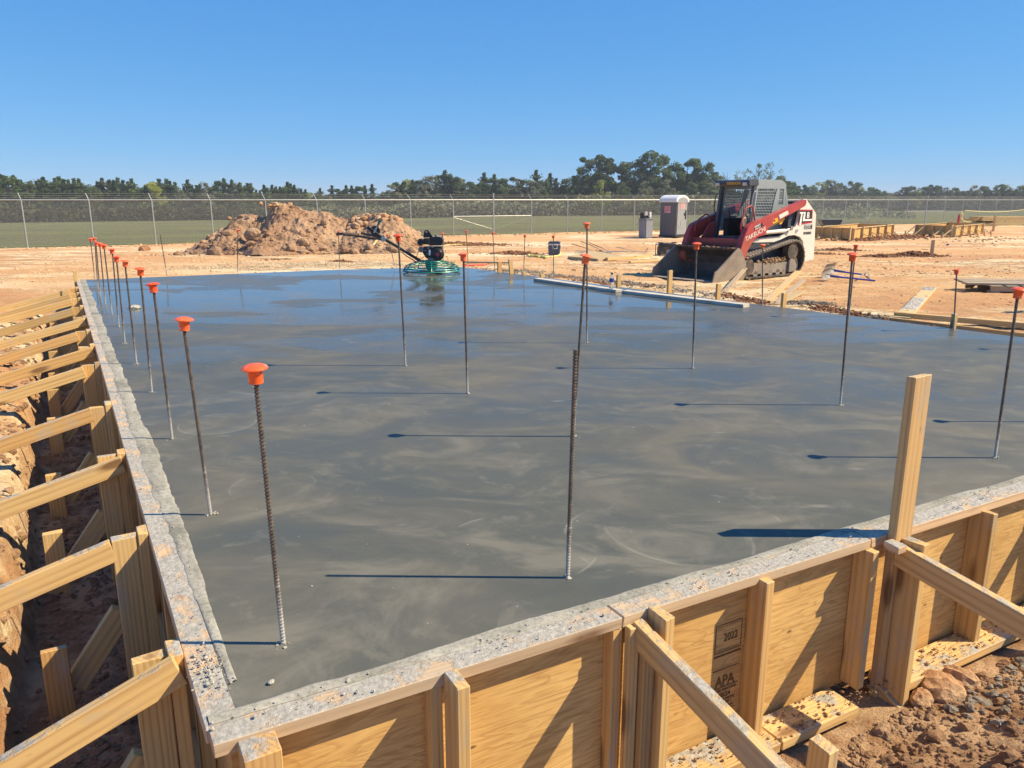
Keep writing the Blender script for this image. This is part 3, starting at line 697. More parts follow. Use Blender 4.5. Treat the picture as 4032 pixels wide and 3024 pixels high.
# ------------------------------------------------------------------ rebar dowels
def rebar_mesh(H, r=.0068, dense=True):
    mb = MB(); V = []; n = 8
    if dense:
        k = int(H / .0105)
        pts = []; rs = []
        for i in range(k + 1):
            z = i * H / k
            pts += [(0, 0, z), (0, 0, z + .0030), (0, 0, z + .0042), (0, 0, z + .0068), (0, 0, z + .0078)]
            rs += [r * .93, r * .93, r * 1.22, r * 1.22, r * .93]
        mb.tube(pts, rs, n)
    else: mb.tube([(0, 0, 0), (0, 0, H)], r * 1.05, 6)
    return mb
CAPM = MB().lathe([(.0, .0535), (.012, .0525), (.022, .0500), (.0320, .0455), (.0355, .0420), (.0350, .0395), (.021, .0375), (.0200, .036), (.0195, .0), (.0165, .0), (.0165, .030), (0, .030)], n=28)
RB = [  # base D px, cap/top D px, has cap, label
 ((612, 1390), (549, 785), 1, 'nearest rebar at the left front corner of the slab with a big orange mushroom cap'),
 ((455, 1112), (394, 684), 1, 'second rebar from the front in the left row, orange capped'),
 ((372, 948), (330, 610), 1, 'third rebar from the front in the left row, orange capped'),
 ((328, 847), (302, 577), 1, 'fourth rebar from the front in the left row, orange capped'),
 ((295, 786), (269, 561), 1, 'fifth rebar from the front in the left row, its orange cap marked white'),
 ((270, 742), (251, 553), 1, 'sixth rebar from the front in the left row, orange capped'),
 ((257, 706), (242, 537), 1, 'seventh rebar from the front in the left row, orange capped'),
 ((242, 678), (224, 527), 1, 'eighth rebar from the front in the left row, orange capped'),
 ((228, 658), (215, 524), 1, 'ninth rebar from the front in the left row, its orange cap marked white'),
 ((217, 640), (207, 522), 1, 'tenth rebar from the front in the left row, orange capped'),
 ((212, 625), (204, 513), 1, 'eleventh rebar from the front in the left row, orange capped'),
 ((205, 603), (195, 514), 1, 'farthest rebar in the left row with a small orange cap'),
 ((361, 596), (346, 507), 0, 'thin bare rebar without a cap leaning at the far left edge of the slab'),
 ((513, 588), (514, 495), 1, 'rebar at the far slab edge standing in front of the dirt pile'),
 ((734, 581), (731, 499), 1, 'rebar at the far slab edge beside the trowel handle grip'),
 ((854, 578), (836, 506), 1, 'tilted rebar at the far slab edge behind the trowel handle'),
 ((958, 574), (956, 503), 1, 'capped rebar standing right behind the power trowel'),
 ((1011.6, 580.4), (1007, 498), 1, 'capped rebar just right of the power trowel ring'),
 ((1069, 588), (1064.5, 501), 1, 'capped rebar in front of the tall fence corner post'),
 ((1131, 597), (1134, 506), 1, 'capped rebar on the far right slab edge left of the cooler'),
 ((1196, 605), (1195.5, 508), 1, 'capped rebar standing in front of the cooler'),
 ((876, 790), (860, 505), 1, 'capped rebar standing mid slab in front of the power trowel'),
 ((1010, 850), (1001, 546), 1, 'capped rebar mid slab with a white dab on its cap, near the slab centre'),
 ((1268, 741), (1268, 480), 1, 'tall capped rebar mid slab hidden behind a nearer one'),
 ((1238, 943), (1265, 548), 1, 'leaning capped rebar mid slab rising behind the uncapped bar'),
 ((1226, 1248), (1243, 760), 0, 'bare rebar without a cap near the front centre of the slab'),
 ((1496, 796), (1505, 523), 1, 'capped rebar standing in front of the loader bucket'),
 ((1647, 660), (1647, 527), 1, 'small capped rebar at the slab edge in front of the loader track'),
 ((1833.7, 684), (1849, 528), 1, 'farther of the two overlapping capped rebars right of the loader'),
 ((1815, 875), (1842, 545), 1, 'nearer of the two overlapping capped rebars right of the loader'),
 ((2060, 715), (2067, 581), 1, 'capped rebar at the right slab edge beside a short wooden stake'),
 ((2149, 989), (2201, 620), 1, 'leaning capped rebar closest to the right edge of the picture'),
]
meshes = {}
for (b, t, cap, lab) in RB:
    B = at(*b, 0); T = atY(*t, B.y); dist = B.length
    H = T.z; key = (round(H, 1), dist < 6)
    o = thing('rebar_dowel', B, lab, 'rebar', 'capped rebar dowels standing in the slab')
    ax = (T - B).normalized(); q = Vector((0, 0, 1)).rotation_difference(ax)
    o.rotation_euler = q.to_euler(); PM[o.name] = Matrix.Translation(B) @ q.to_matrix().to_4x4()
    L_ = (T - B).length
    bar = rebar_mesh(L_ - (.012 if cap else 0), dense=dist < 9); 
    bo = bar.build('steel_bar', M_REBAR, o, smooth=False)
    if cap:
        c = CAPM.build('safety_cap', M_CAP, o, smooth='a', loc=(0, 0, L_ - .0535))
        c.rotation_euler = (random.uniform(-.13, .13), random.uniform(-.13, .13), random.uniform(0, 6))
    # collar of mortar at the foot
    if dist < 9:
        V, Fc = rocks([(random.gauss(0, .012), random.gauss(0, .010), .002) for _ in range(14)], [abs(random.gauss(.003, .002)) + .001 for _ in range(14)], 1, .6, .3)
        npmesh('mortar_collar', V, Fc, M_SPLAT, o)
# two more whose shadows reach into the picture from the right
for P, lab in ((Vector((3.50, 4.34, 0)), 'x'), (Vector((5.1, 6.6, 0)), 'y')):
    o = thing('rebar_dowel', P, 'capped rebar just outside the right picture edge, its shadow falling on the slab', 'rebar', 'capped rebar dowels standing in the slab')
    rebar_mesh(.93).build('steel_bar', M_REBAR, o); CAPM.build('safety_cap', M_CAP, o, smooth='a', loc=(0, 0, .89))

# ------------------------------------------------------------------ chain-link fence
fn = thing('chain_link_fence', FP0, 'long galvanised chain-link fence with barbed wire on top running behind the building site', 'fence')
RH = 2.13
def fz(P): return g1(P.x, P.y)
def fence_pt(i): return FP0 + FD * i
NPOST = 37; I0 = -4
rail_z = CAMZ
inv = PM[fn.name].inverted()
Ls = lambda p: tuple(inv @ Vector(p))
mbR = MB(); mbB = MB()
for i in range(I0, NPOST):
    P = fence_pt(i); z0 = fz(P) - .1; tall = i in (9, 25)
    m = MB().tube([Ls((P.x, P.y, z0)), Ls((P.x, P.y, rail_z + (.42 if tall else .02)))], .045 if tall else .030, 10)
    m.build('fence_post', M_GALV, fn, smooth='a')
    if not tall:
        Q = Vector((P.x, P.y, rail_z)); E_ = Q - FDN * .10 + FOUT * .22 + Vector((0, 0, .32))
        MB().tube([Ls(Q), Ls(E_)], .016, 6).build('barb_arm', M_GALV, fn)
    if i < NPOST - 1:
        Qn = fence_pt(i + 1)
        mbR.tube([Ls((P.x, P.y, rail_z)), Ls((Qn.x, Qn.y, rail_z))], .030, 8)
mbR.build('top_rail', M_GALV, fn, smooth='a')
for k, (o1, h1) in enumerate(((.07, .11), (.145, .21), (.22, .31))):
    mb = MB(); a = fence_pt(I0) + FOUT * o1; b = fence_pt(NPOST - 1) + FOUT * o1
    pts = []
    for j in range(0, 2 * (NPOST - 1 - I0) + 1):
        q = fence_pt(I0 + j / 2) + FOUT * o1; pts.append(Ls((q.x, q.y, CAMZ + h1 - (.015 if j % 2 else 0))))
    mb.tube(pts, .006, 4); mb.build('barbed_wire', M_BARB, fn)
for i in (9, 25):
    for d in (-1, 1):
        a = fence_pt(i); b = fence_pt(i + d)
        MB().tube([Ls((a.x, a.y, .28)), Ls((b.x, b.y, .28))], .024, 8).build('brace_rail', M_GALV, fn)
        MB().tube([Ls((a.x, a.y, -.55)), Ls((b.x, b.y, .24))], .006, 5).build('truss_rod', M_GALV, fn)
# woven mesh: two sets of diagonal wires
a = fence_pt(I0); Lf = (fence_pt(NPOST - 1) - a).length
V = []; Fs = []; b = 0; step = .078
zs_lo = lambda s: fz(a + FDN * s) + .05
n = int(Lf / step); r = .0028
prof_s = np.linspace(0, Lf, 200); lo = np.array([zs_lo(s) for s in prof_s])
top = CAMZ + .045
for k in range(-30, n + 30):
    for sg in (-1, 1):
        s0 = k * step; zl = float(np.interp(min(max(s0, 0), Lf), prof_s, lo)); H = top - zl
        s1 = s0 + sg * H
        z1 = top; 
        # clip to the ends
        ss, se, za, zb = s0, s1, zl, z1
        if min(ss, se) < 0 or max(ss, se) > Lf: continue
        A_ = np.array(Ls(a + FDN * ss)); B_ = np.array(Ls(a + FDN * se)); A_[2] = za - 0; B_[2] = zb
        A_[2] -= FP0.z; B_[2] -= FP0.z
        d = (B_ - A_) / np.linalg.norm(B_ - A_); u = np.array([FOUT.x, FOUT.y, 0]); w_ = np.cross(d, u)
        off = u * (.004 * sg)
        for E_ in (A_, B_):
            for q in range(3):
                t = 2.094 * q; V.append(E_ + off + (u * math.cos(t) + w_ * math.sin(t)) * r)
        for q in range(3): Fs.append((b + q, b + (q + 1) % 3, b + 3 + (q + 1) % 3, b + 3 + q))
        b += 6
npmesh('wire_mesh', np.array(V), np.array(Fs), M_WIRE, fn)

# ------------------------------------------------------------------ trees
def leafquads(centers, size, nrm_up=1.0, jitter=.4):
    n = len(centers); c = np.asarray(centers)
    d = np.random.normal(size=(n, 3)); d[:, 2] += nrm_up; d /= np.linalg.norm(d, axis=1)[:, None]
    a = np.cross(d, np.random.normal(size=(n, 3))); a /= np.linalg.norm(a, axis=1)[:, None]; b = np.cross(d, a)
    s = size * np.random.uniform(1 - jitter, 1 + jitter, (n, 1)); s2 = s * np.random.uniform(.5, 1, (n, 1))
    V = np.stack([c - a * s - b * s2 * .3, c + a * s * .2 - b * s2, c + a * s + b * s2 * .3, c - a * s * .2 + b * s2], 1).reshape(-1, 3)
    return V, np.arange(4 * n).reshape(n, 4)
def crown_pts(kind, n):
    P = []
    if kind == 'pine':       # open conical to rounded top, height 1, radius ~.22
        tiers = 9
        for _ in range(n):
            t = random.random() ** .8; z = .25 + .75 * t
            rr = .24 * (1 - t) ** .6 * (0.55 + .45 * math.sin(t * 31 + 1.3)) + .015
            a = random.uniform(0, 6.283); r = rr * random.uniform(.2, 1.1) * (1 + .35 * math.sin(a * 3 + t * 9))
            P.append((r * math.cos(a), r * math.sin(a), z + random.gauss(0, .012)))
    elif kind == 'tallpine':
        bl = [(random.uniform(-.16, .16), random.uniform(-.16, .16), random.uniform(.55, .95), random.uniform(.05, .10)) for _ in range(12)]
        bl += [(random.uniform(-.15, .15), random.uniform(-.15, .15), random.uniform(.1, .5), random.uniform(.05, .09)) for _ in range(6)]
        for _ in range(n):
            x, y, z, r = random.choice(bl); v = Vector((random.gauss(0, 1), random.gauss(0, 1), random.gauss(0, 1))).normalized() * r * random.random() ** .4
            P.append((x + v.x, y + v.y, z + v.z * .7))
    elif kind == 'round':
        bl = []
        for _ in range(42):
            t = random.random(); a = random.uniform(0, 6.28); R_ = .29 * math.sin(math.pi * (.12 + .8 * t)) ** .7
            bl.append((R_ * math.cos(a) * random.uniform(.4, 1), R_ * math.sin(a) * random.uniform(.4, 1), .15 + .77 * t, random.uniform(.035, .085)))
        bl.append((0, 0, .9, .09))
        for _ in range(n):
            x, y, z, r = random.choice(bl); v = Vector((random.gauss(0, 1), random.gauss(0, 1), random.gauss(0, 1))).normalized() * r * random.random() ** .35
            P.append((x + v.x, y + v.y, z + v.z * .85))
    elif kind == 'sparse':
        bl = [(random.uniform(-.22, .22), random.uniform(-.22, .22), random.uniform(.45, .97), random.uniform(.04, .08)) for _ in range(16)]
        for _ in range(n):
            x, y, z, r = random.choice(bl); v = Vector((random.gauss(0, 1), random.gauss(0, 1), random.gauss(0, 1))).normalized() * r * random.random() ** .3
            P.append((x + v.x, y + v.y, z + v.z))
    return P
def limbs(kind):
    mb = MB(); lean = random.uniform(-.03, .03)
    mb.tube([(0, 0, 0), (lean * .3, 0, .3), (lean, 0, .7), (lean, 0, .93)], [.018, .014, .008, .002], 6)
    for _ in range(16 if kind in ('sparse', 'bare') else 8):
        z = random.uniform(.3, .8); a = random.uniform(0, 6.28); l = random.uniform(.12, .26) * (1.1 - z * .6)
        c, s = math.cos(a), math.sin(a)
        mb.tube([(lean * z, 0, z), (c * l * .5, s * l * .5, z + l * .4), (c * l, s * l, z + l * .95)], [.006, .004, .0015], 4, False)
        if kind == 'bare':
            for _ in range(3):
                a2 = a + random.uniform(-.9, .9); mb.tube([(c * l * .5, s * l * .5, z + l * .4), (c * l * .5 + math.cos(a2) * l * .5, s * l * .5 + math.sin(a2) * l * .5, z + l * 1.1)], [.003, .001], 3, False)
    return mb
PROTO = {}
def proto(kind, n, size, mats, cnt):
    for k in range(cnt):
        V, Fq = leafquads(crown_pts(kind, n) if n else [(0, 0, .8)] , size)
        mat = mats[k % len(mats)]
        me = bpy.data.meshes.new('crown'); me.from_pydata(V.tolist(), [], Fq.tolist()); me.materials.append(mat); me.update()
        mb = limbs(kind); mt = bpy.data.meshes.new('trunk'); mt.from_pydata(mb.v, [], mb.f); mt.materials.append(M_BARK)
        PROTO.setdefault(kind, []).append((me, mt))
proto('pine', 1700, .019, [M_PINE, M_PINE, M_LEAF], 6)
proto('tallpine', 3400, .016, [M_PINE, M_LEAF], 5)
proto('round', 3600, .0155, [M_LEAF, M_LEAFG, M_LEAF, M_LEAFY, M_LEAF, M_PINE], 8)
proto('sparse', 800, .013, [M_LEAFG, M_LEAF], 4)
proto('bare', 60, .012, [M_LEAFG], 1) if False else None
mb = limbs('bare'); mt = bpy.data.meshes.new('trunk'); mt.from_pydata(mb.v, [], mb.f); mt.materials.append(M_BARK)
PROTO['bare'] = [(PROTO['sparse'][0][0], mt)]
def tree(kind, P, H, label, group, wd=1.0, variant=None, name='forest_tree'):
    me, mt = PROTO[kind][variant if variant is not None else random.randrange(len(PROTO[kind]))]
    o = thing(name, P, label, 'tree', group); o.rotation_euler = (0, 0, random.uniform(0, 6.28)); o.scale = (H * wd, H * wd, H)
    for nm, m in (('crown', me), ('trunk', mt)):
        if kind == 'bare' and nm == 'crown': continue
        c = bpy.data.objects.new(nm, m); C.objects.link(c); c.parent = o
    return o
TOP = [(-60, 380), (0, 378), (40, 380), (100, 386), (150, 385), (200, 393), (240, 386), (270, 384), (300, 392), (330, 386), (380, 395), (420, 390), (460, 392), (504, 387), (530, 400), (555, 402), (600, 398),
       (637, 393), (693, 411), (710, 404), (738, 398), (769, 399), (808, 400), (827, 409), (854, 392), (876, 386), (909, 382), (935, 373), (960, 372), (1000, 386), (1030, 380), (1060, 370), (1095, 378), (1130, 386),
       (1160, 369), (1190, 380), (1220, 386), (1250, 357), (1282, 333), (1312, 328), (1342, 346), (1370, 340), (1402, 322), (1430, 330), (1455, 345), (1478, 338), (1500, 334), (1530, 347), (1548, 372), (1570, 366),
       (1600, 368), (1632, 352), (1662, 365), (1690, 378), (1712, 397), (1750, 391), (1790, 388), (1830, 388), (1860, 397), (1900, 405), (1950, 402), (2000, 401), (2050, 401), (2100, 399), (2150, 398), (2280, 394)]
tx, ty = zip(*TOP)
def dist_at(x): return float(np.interp(x, [-60, 1000, 1560, 1700, 1760, 2280], [215, 225, 235, 260, 400, 430]))
def field(P): return g1(P.x, P.y)
x = -70
while x < 2290:
    d = dist_at(x); ytop = float(np.interp(x, tx, ty)) + (random.uniform(-4, 3) if random.random() < .5 else random.uniform(3, 14))
    r = ray(x, 430); P = Vector((r.x, r.y, 0)).normalized() * (d + random.uniform(0, 12)); P.z = field(P)
    Tp = atY(x, ytop, P.y); H = Tp.z - P.z
    if x < 690:
        kind = 'pine' if random.random() < .78 else 'round'; lab = 'dark pine standing in the even tree line behind the fence on the left'; grp = 'trees of the left tree line'; wd = 1.15 if kind == 'pine' else 1.1
        if 318 < x < 345: kind = 'round'
        stepx = random.uniform(6, 11)
    elif x < 1235:
        kind = random.choice(['round', 'round', 'tallpine', 'pine', 'pine']); lab = 'mixed green tree in the tree line behind the power trowel and the fence'; grp = 'trees of the middle tree line'; wd = 1.15; stepx = random.uniform(10, 16)
    elif x < 1700:
        x += 6; continue
    else:
        kind = random.choice(['tallpine', 'round', 'round']); lab = 'small dark tree in the far tree line at the right behind the site'; grp = 'trees of the far right tree line'; wd = 1.05; stepx = random.uniform(7, 11)
    if kind == 'round': wd *= 1.05
    var = None
    if 318 < x < 345 and kind == 'round': var = 3
    tree(kind, P, H, lab, grp, wd, var)
    x += stepx
# the tall clump and the thin trees right of it, one by one
CL = [(1252, 356, 'round', 'green rounded tree at the left foot of the tall clump', 0), (1283, 331, 'tallpine', 'tall loose tree, leftmost peak of the tall clump', 0), (1312, 327, 'tallpine', 'tall loose tree with twin tufts, second peak of the tall clump', 2),
      (1342, 345, 'round', 'dark tree in the dip between the two high peaks of the clump', 4), (1370, 339, 'round', 'dark tree left of the highest crown in the clump', 5), (1403, 321, 'round', 'highest broad crown of the tall clump behind the portable toilet', 2),
      (1430, 329, 'round', 'dark crown on the right shoulder of the highest tree', 0), (1456, 344, 'round', 'tree in the gap right of the highest crown', 6), (1480, 337, 'tallpine', 'slender tree left of the loader cab end of the clump', 1),
      (1502, 333, 'tallpine', 'tall leafy tree near the right end of the clump', 3), (1530, 346, 'round', 'rightmost full tree of the clump beside the open sky', 0), (1548, 374, 'round', 'low tree at the right foot of the clump', 7),
      (1567, 364, 'bare', 'thin bare tree standing against the sky left of the loader cab', 0), (1603, 368, 'sparse', 'sparse autumn tree above the left side of the loader roof', 0), (1634, 352, 'sparse', 'tallest sparse tree above the loader roof', 1), (1662, 364, 'sparse', 'sparse tree above the right side of the loader roof', 2), (1688, 376, 'round', 'small leafy tree right of the loader roof', 4),
      (1300, 385, 'round', 'yellowish bushy tree low in front of the clump on its left', 3), (1345, 392, 'round', 'green bushy tree low in the middle of the clump', 6), (1390, 388, 'round', 'greyish bushy tree low behind the portable toilet', 1), (1440, 385, 'round', 'greyish brown tree low right of the portable toilet', 1), (1490, 390, 'round', 'green bushy tree low left of the loader cab', 0), (1535, 392, 'round', 'brownish bushy tree low beside the loader cab', 1), (1580, 396, 'round', 'bushy green tree hidden behind the loader cab', 6), (1640, 398, 'round', 'bushy tree behind the loader engine cover', 0)]
for (x, yt, kind, lab, var) in CL:
    d = dist_at(x) - (14 if yt > 383 else 0); r = ray(x, 430); P = Vector((r.x, r.y, 0)).normalized() * d; P.z = field(P)
    tree(kind, P, atY(x, yt, P.y).z - P.z, lab, 'trees of the tall clump behind the fence', {'round': 1.0, 'tallpine': .95, 'sparse': .9, 'bare': .8}[kind], var % len(PROTO[kind]))
# fuller growth behind and under the trees, too dense to count
_LG = fbm(*np.meshgrid(np.arange(-100, 2400, 4) * .045, np.arange(180, 520, 4) * .06), 77, 3)
def LOB(x, d): return float(_LG[min(84, max(0, int((d - 180) / 4))), min(624, max(0, int((x + 100) / 4)))])
def mass(name, x0, x1, n, depth, hfrac, size, mat, label, front=0, dcut=0):
    cs = []
    for _ in range(n):
        x = random.uniform(x0, x1); d = dist_at(x) + random.uniform(front, depth); r = ray(x, 430); P = Vector((r.x, r.y, 0)).normalized() * d
        zb = field(P); yt = float(np.interp(x, tx, ty)); top = atY(x, yt, P.y).z
        lobes = .72 + .5 * LOB(x, d)
        h = (top - zb) * hfrac * lobes; cs.append((P.x, P.y, zb + h * random.random() ** .75))
    V, Fq = leafquads(cs, size); o = npmesh(name, V, Fq, mat); return props(o, label, 'undergrowth' if 'under' in name else 'forest', kind='stuff')
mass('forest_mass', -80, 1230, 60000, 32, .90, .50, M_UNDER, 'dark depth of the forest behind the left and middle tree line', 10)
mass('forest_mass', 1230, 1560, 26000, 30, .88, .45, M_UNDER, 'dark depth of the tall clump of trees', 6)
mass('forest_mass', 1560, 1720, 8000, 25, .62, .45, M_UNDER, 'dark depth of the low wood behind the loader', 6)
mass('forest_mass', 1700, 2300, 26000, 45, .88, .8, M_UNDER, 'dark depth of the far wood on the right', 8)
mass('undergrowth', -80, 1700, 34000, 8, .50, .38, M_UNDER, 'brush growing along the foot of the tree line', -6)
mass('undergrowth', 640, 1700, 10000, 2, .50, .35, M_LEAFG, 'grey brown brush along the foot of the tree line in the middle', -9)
# low scrub beyond the fence on the right
cs = []
for _ in range(3000):
    x = random.uniform(1700, 1980); y = 466 + random.gauss(0, 3); t = random.random() ** 2
    P = Vector((ray(x, 430).x, ray(x, 430).y, 0)).normalized() * random.gauss(150, 12); lob = max(0, float(fbm(np.array(P.x * .12), np.array(P.y * .12), 91, 3)) + .12)
    cs.append((P.x, P.y, field(P) + lob * 9 * random.random() * float(np.interp(x, [1700, 1980], [1.2, .35]))))
V, Fq = leafquads(cs, .28); props(npmesh('field_scrub', V, Fq, M_LEAFG), 'low scrub growing in the field beyond the right part of the fence', 'scrub', kind='stuff')

# ------------------------------------------------------------------ dirt pile
def pile():
    PR = [(378, 546), (400, 541), (420, 531), (445, 512), (470, 495), (485, 487), (500, 472), (520, 464), (545, 463), (560, 466), (575, 462), (590, 448), (603, 438), (618, 438), (632, 444), (640, 447), (660, 449), (690, 456), (715, 462), (735, 470), (752, 474), (768, 467), (785, 464), (800, 466), (820, 463), (842, 464), (858, 470), (875, 483), (892, 494), (905, 507), (925, 530), (940, 548)]
    Y0 = 30.0; xs_ = []; hs = []
    for (x, y) in PR:
        P = atY(x, y, Y0); xs_.append(P.x); hs.append(max(0, P.z + .62))
    hs[0] = hs[-1] = 0
    nx_, ny_ = 300, 130; Xp = np.linspace(xs_[0] - .2, xs_[-1] + .2, nx_); Yp = np.linspace(Y0 - 3.6, Y0 + 3.2, ny_)
    GX, GY = np.meshgrid(Xp, Yp); Hr = np.interp(GX, xs_, hs)
    wid = .9 + 1.15 * Hr
    t = (GY - Y0 + .25 * np.sin(GX * 1.3)) / (wid + .5)
    prof = np.clip(1 - np.abs(t) ** 1.25, 0, 1)
    Hh = Hr * prof
    # gouge scooped out of the left half, gullies
    sc = np.exp(-(((GX + 9.2) / .75) ** 2 + ((GY - Y0 + 1.25) / .7) ** 2)); Hh = Hh - .55 * sc * (Hh > .2)
    lump_ = np.abs(fbm(GX * 1.2, GY * 1.2, 61, 5)); Hh = Hh + sstep(.03, .4, Hh) * (.50 * fbm(GX * .9, GY * .9, 62, 4) * .6 + .40 * (lump_ - .12) + .16 * fbm(GX * 4, GY * 4, 63, 4)) * (prof < .93) 
    Hh = Hh + sstep(.03, .3, Hh) * .13 * fbm(GX * 9, GY * 9, 64, 3)
    # terraces: broken clay faces
    Hh = Hh + .10 * (sstep(.42, .58, vnoise(GX * 1.7, GY * 2.6, 65)) - .5) * sstep(.1, .6, Hh)
    edge = (Hh < .02)
    Zp = np.where(edge, -.25, Hh) + gz(GX, GY, False)
    I = np.arange(nx_ * ny_).reshape(ny_, nx_)
    Fq = np.stack([I[:-1, :-1].ravel(), I[:-1, 1:].ravel(), I[1:, 1:].ravel(), I[1:, :-1].ravel()], 1)
    o = thing('dirt_pile', ((xs_[0] + xs_[-1]) / 2, Y0, -.6), 'big heap of brown excavated dirt with broken clods in front of the fence', 'dirt pile')
    iv = PM[o.name].inverted().translation
    npmesh('soil_heap', np.stack([GX.ravel(), GY.ravel(), Zp.ravel()], 1) + np.array(iv), Fq, M_PILE, o)
    # clods embedded in its surface and around its toe
    pts = []; sz = []; s2 = []; p2 = []
    for _ in range(1100):
        i = random.randrange(nx_); j = int(min(ny_ - 1, abs(random.gauss(0, .22)) * ny_ + 10)) 
        if edge[j, i] and random.random() < .82: continue
        z = Zp[j, i] if not edge[j, i] else g1(GX[j, i], GY[j, i])
        s = abs(random.gauss(.015, .03)) + .015
        if random.random() < .025: s = random.uniform(.14, .26)
        pts.append((GX[j, i] + random.uniform(-.02, .02), GY[j, i], z)); sz.append(s)
    for _ in range(60):   # pale lumps on the right lobe crest
        i = int(random.uniform(.68, .86) * nx_); j = int(random.uniform(.40, .56) * ny_)
        if edge[j, i]: continue
        p2.append((GX[j, i], GY[j, i], Zp[j, i])); s2.append(random.uniform(.06, .17))
    i = int(.415 * nx_)
    for _ in range(60): p2.append((GX[0, i] + random.gauss(0, .22), Y0 + random.gauss(-.1, .2), 1.06 + random.gauss(0, .05))); s2.append(random.uniform(.03, .09))
    V, Fc = rocks(pts, sz, 2, .75, .16); c = npmesh('clods', V + np.array(iv), Fc, M_PILE, o); c['kind'] = 'stuff'
    V, Fc = rocks(p2, s2, 2, .8, .16); c = npmesh('pale_clods', V + np.array(iv), Fc, M_ROCK, o); c['kind'] = 'stuff'
    # big slabs of clay
    for (x, y, s) in ((547, 508, .30), (495, 472, .12), (640, 500, .28), (700, 480, .14), (745, 540, .17), (800, 535, .16), (765, 545, .16), (600, 530, .2)):
        P = atY(x, y, Y0 - (y - 445) / 100 * 2.6 - .2); V, Fc = rocks([P], [s], 3, .8, .07); npmesh('clay_boulder', V + np.array(iv), Fc, M_PILE, o)
pile()
b = GP(312, 543); lump('clay_boulder', b + Vector((0, 0, .05)), .27, M_BROWNCLOD, 'single brown clay boulder on the dirt left of the pile', 'boulder', .6)

# loose clods, spoil rows and rubble on the site: too many to count
def scatter(name, fn_pts, mat, label, sub=1, flat=.7, cat='clods', rel=True):
    pts = []; sz = []
    for P, s in fn_pts: pts.append((P[0], P[1], P[2])); sz.append(s)
    if rel: a = np.array(pts); a[:, 2] += gz(a[:, 0], a[:, 1]); pts = a
    V, Fc = rocks(pts, sz, sub, flat, .25); o = npmesh(name, V, Fc, mat); return props(o, label, cat, kind='stuff')
def along(pA, pB, n, spread, s0, s1, lift=0.0):
    A = GP(*pA); B = GP(*pB); out = []
    for _ in range(n):
        t = random.random(); P = A.lerp(B, t) + Vector((random.gauss(0, spread), random.gauss(0, spread), 0))
        e = math.exp(-((P - A.lerp(B, t)).length / (spread + 1e-6)) ** 2)
        out.append(((P.x, P.y, lift * e * random.random()), random.uniform(s0, s1)))
    return out
def mound(x, y, n, rx, s0, s1, h):
    Cn = GP(x, y); out = []
    for _ in range(n):
        dx, dy = random.gauss(0, rx), random.gauss(0, rx * .6); e = math.exp(-((dx / rx) ** 2 + (dy / rx / .6) ** 2) / 2)
        out.append(((Cn.x + dx, Cn.y + dy, h * e * random.random()), random.uniform(s0, s1) * (.6 + .5 * e)))
    return out
scatter('dark_clods', mound(1975, 552, 420, .55, .02, .075, .16) + mound(1895, 555, 220, .35, .02, .06, .10) + mound(1810, 541, 330, .55, .02, .06, .08) + mound(1770, 548, 160, .5, .02, .05, .05) + mound(1290, 545, 60, .2, .02, .05, .04),
        M_BROWNCLOD, 'dark brown clumps of torn clay heaped around the stake and behind the loader')
scatter('dark_clods', mound(1115, 549, 260, .5, .02, .09, .10) + mound(1040, 530, 300, .9, .03, .08, .10) + mound(980, 528, 300, .9, .03, .08, .12) + mound(735, 568, 90, .22, .02, .05, .05) + mound(600, 560, 60, .3, .02, .05, .03),
        M_BROWNCLOD, 'dark clods lying behind the far slab edge left of the cooler')
scatter('dark_clods', along((1780, 545), (1690, 515), 150, .4, .02, .06) + along((1990, 510), (1830, 520), 600, .7, .04, .11, .15) + along((2150, 512), (2080, 525), 100, .9, .03, .08), M_BROWNCLOD, 'reddish clods heaped between the two small wooden footing forms')
scatter('pale_spoil', along((390, 582), (870, 573), 3600, .42, .008, .024, .05) + along((480, 572), (700, 570), 900, .3, .01, .03, .05), M_PALEDIRT, 'strip of pale crumbly spoil along the far edge of the slab', cat='spoil')
scatter('grey_spoil', along((1040, 583), (1250, 602), 900, .22, .008, .028, .05) + along((1250, 600), (1420, 620), 900, .25, .008, .028, .05) + mound(1745, 660, 520, .28, .006, .026, .08) + mound(1905, 697, 520, .25, .006, .024, .07) + along((1430, 622), (1560, 645), 420, .18, .006, .02, .03),
        M_GREYROCK, 'grey spilled concrete crumbs along the right edge of the slab', cat='spoil')
scatter('brown_spoil', along((1560, 640), (1660, 658), 260, .10, .012, .04, .04) + along((1760, 668), (1900, 698), 500, .12, .01, .03, .05) + along((1900, 700), (2060, 722), 500, .12, .01, .03, .05) + along((1200, 600), (1420, 622), 300, .12, .01, .04), M_BROWNCLOD, 'brown soil crumbs banked against the right edge of the slab', cat='spoil')
def fieldstones(n, y0, y1, s0, s1, x0=0, x1=2212):
    out = []
    for _ in range(n):
        y = y0 + (y1 - y0) * random.random() ** 1.6
        P = GP(random.uniform(x0, x1), y)
        out.append(((P.x, P.y, 0.0), random.uniform(s0, s1)))
    return out
scatter('loose_stones', fieldstones(330, 508, 600, .01, .035, 0, 2212) + fieldstones(260, 560, 720, .006, .018, 1700, 2212), M_ROCK, 'loose small clay lumps strewn over the open ground', cat='stones')
M_CRUST = rockmat('dried_clay_crust', [(.50, .29, .15), (.66, .46, .26), (.76, .60, .38)], 3)
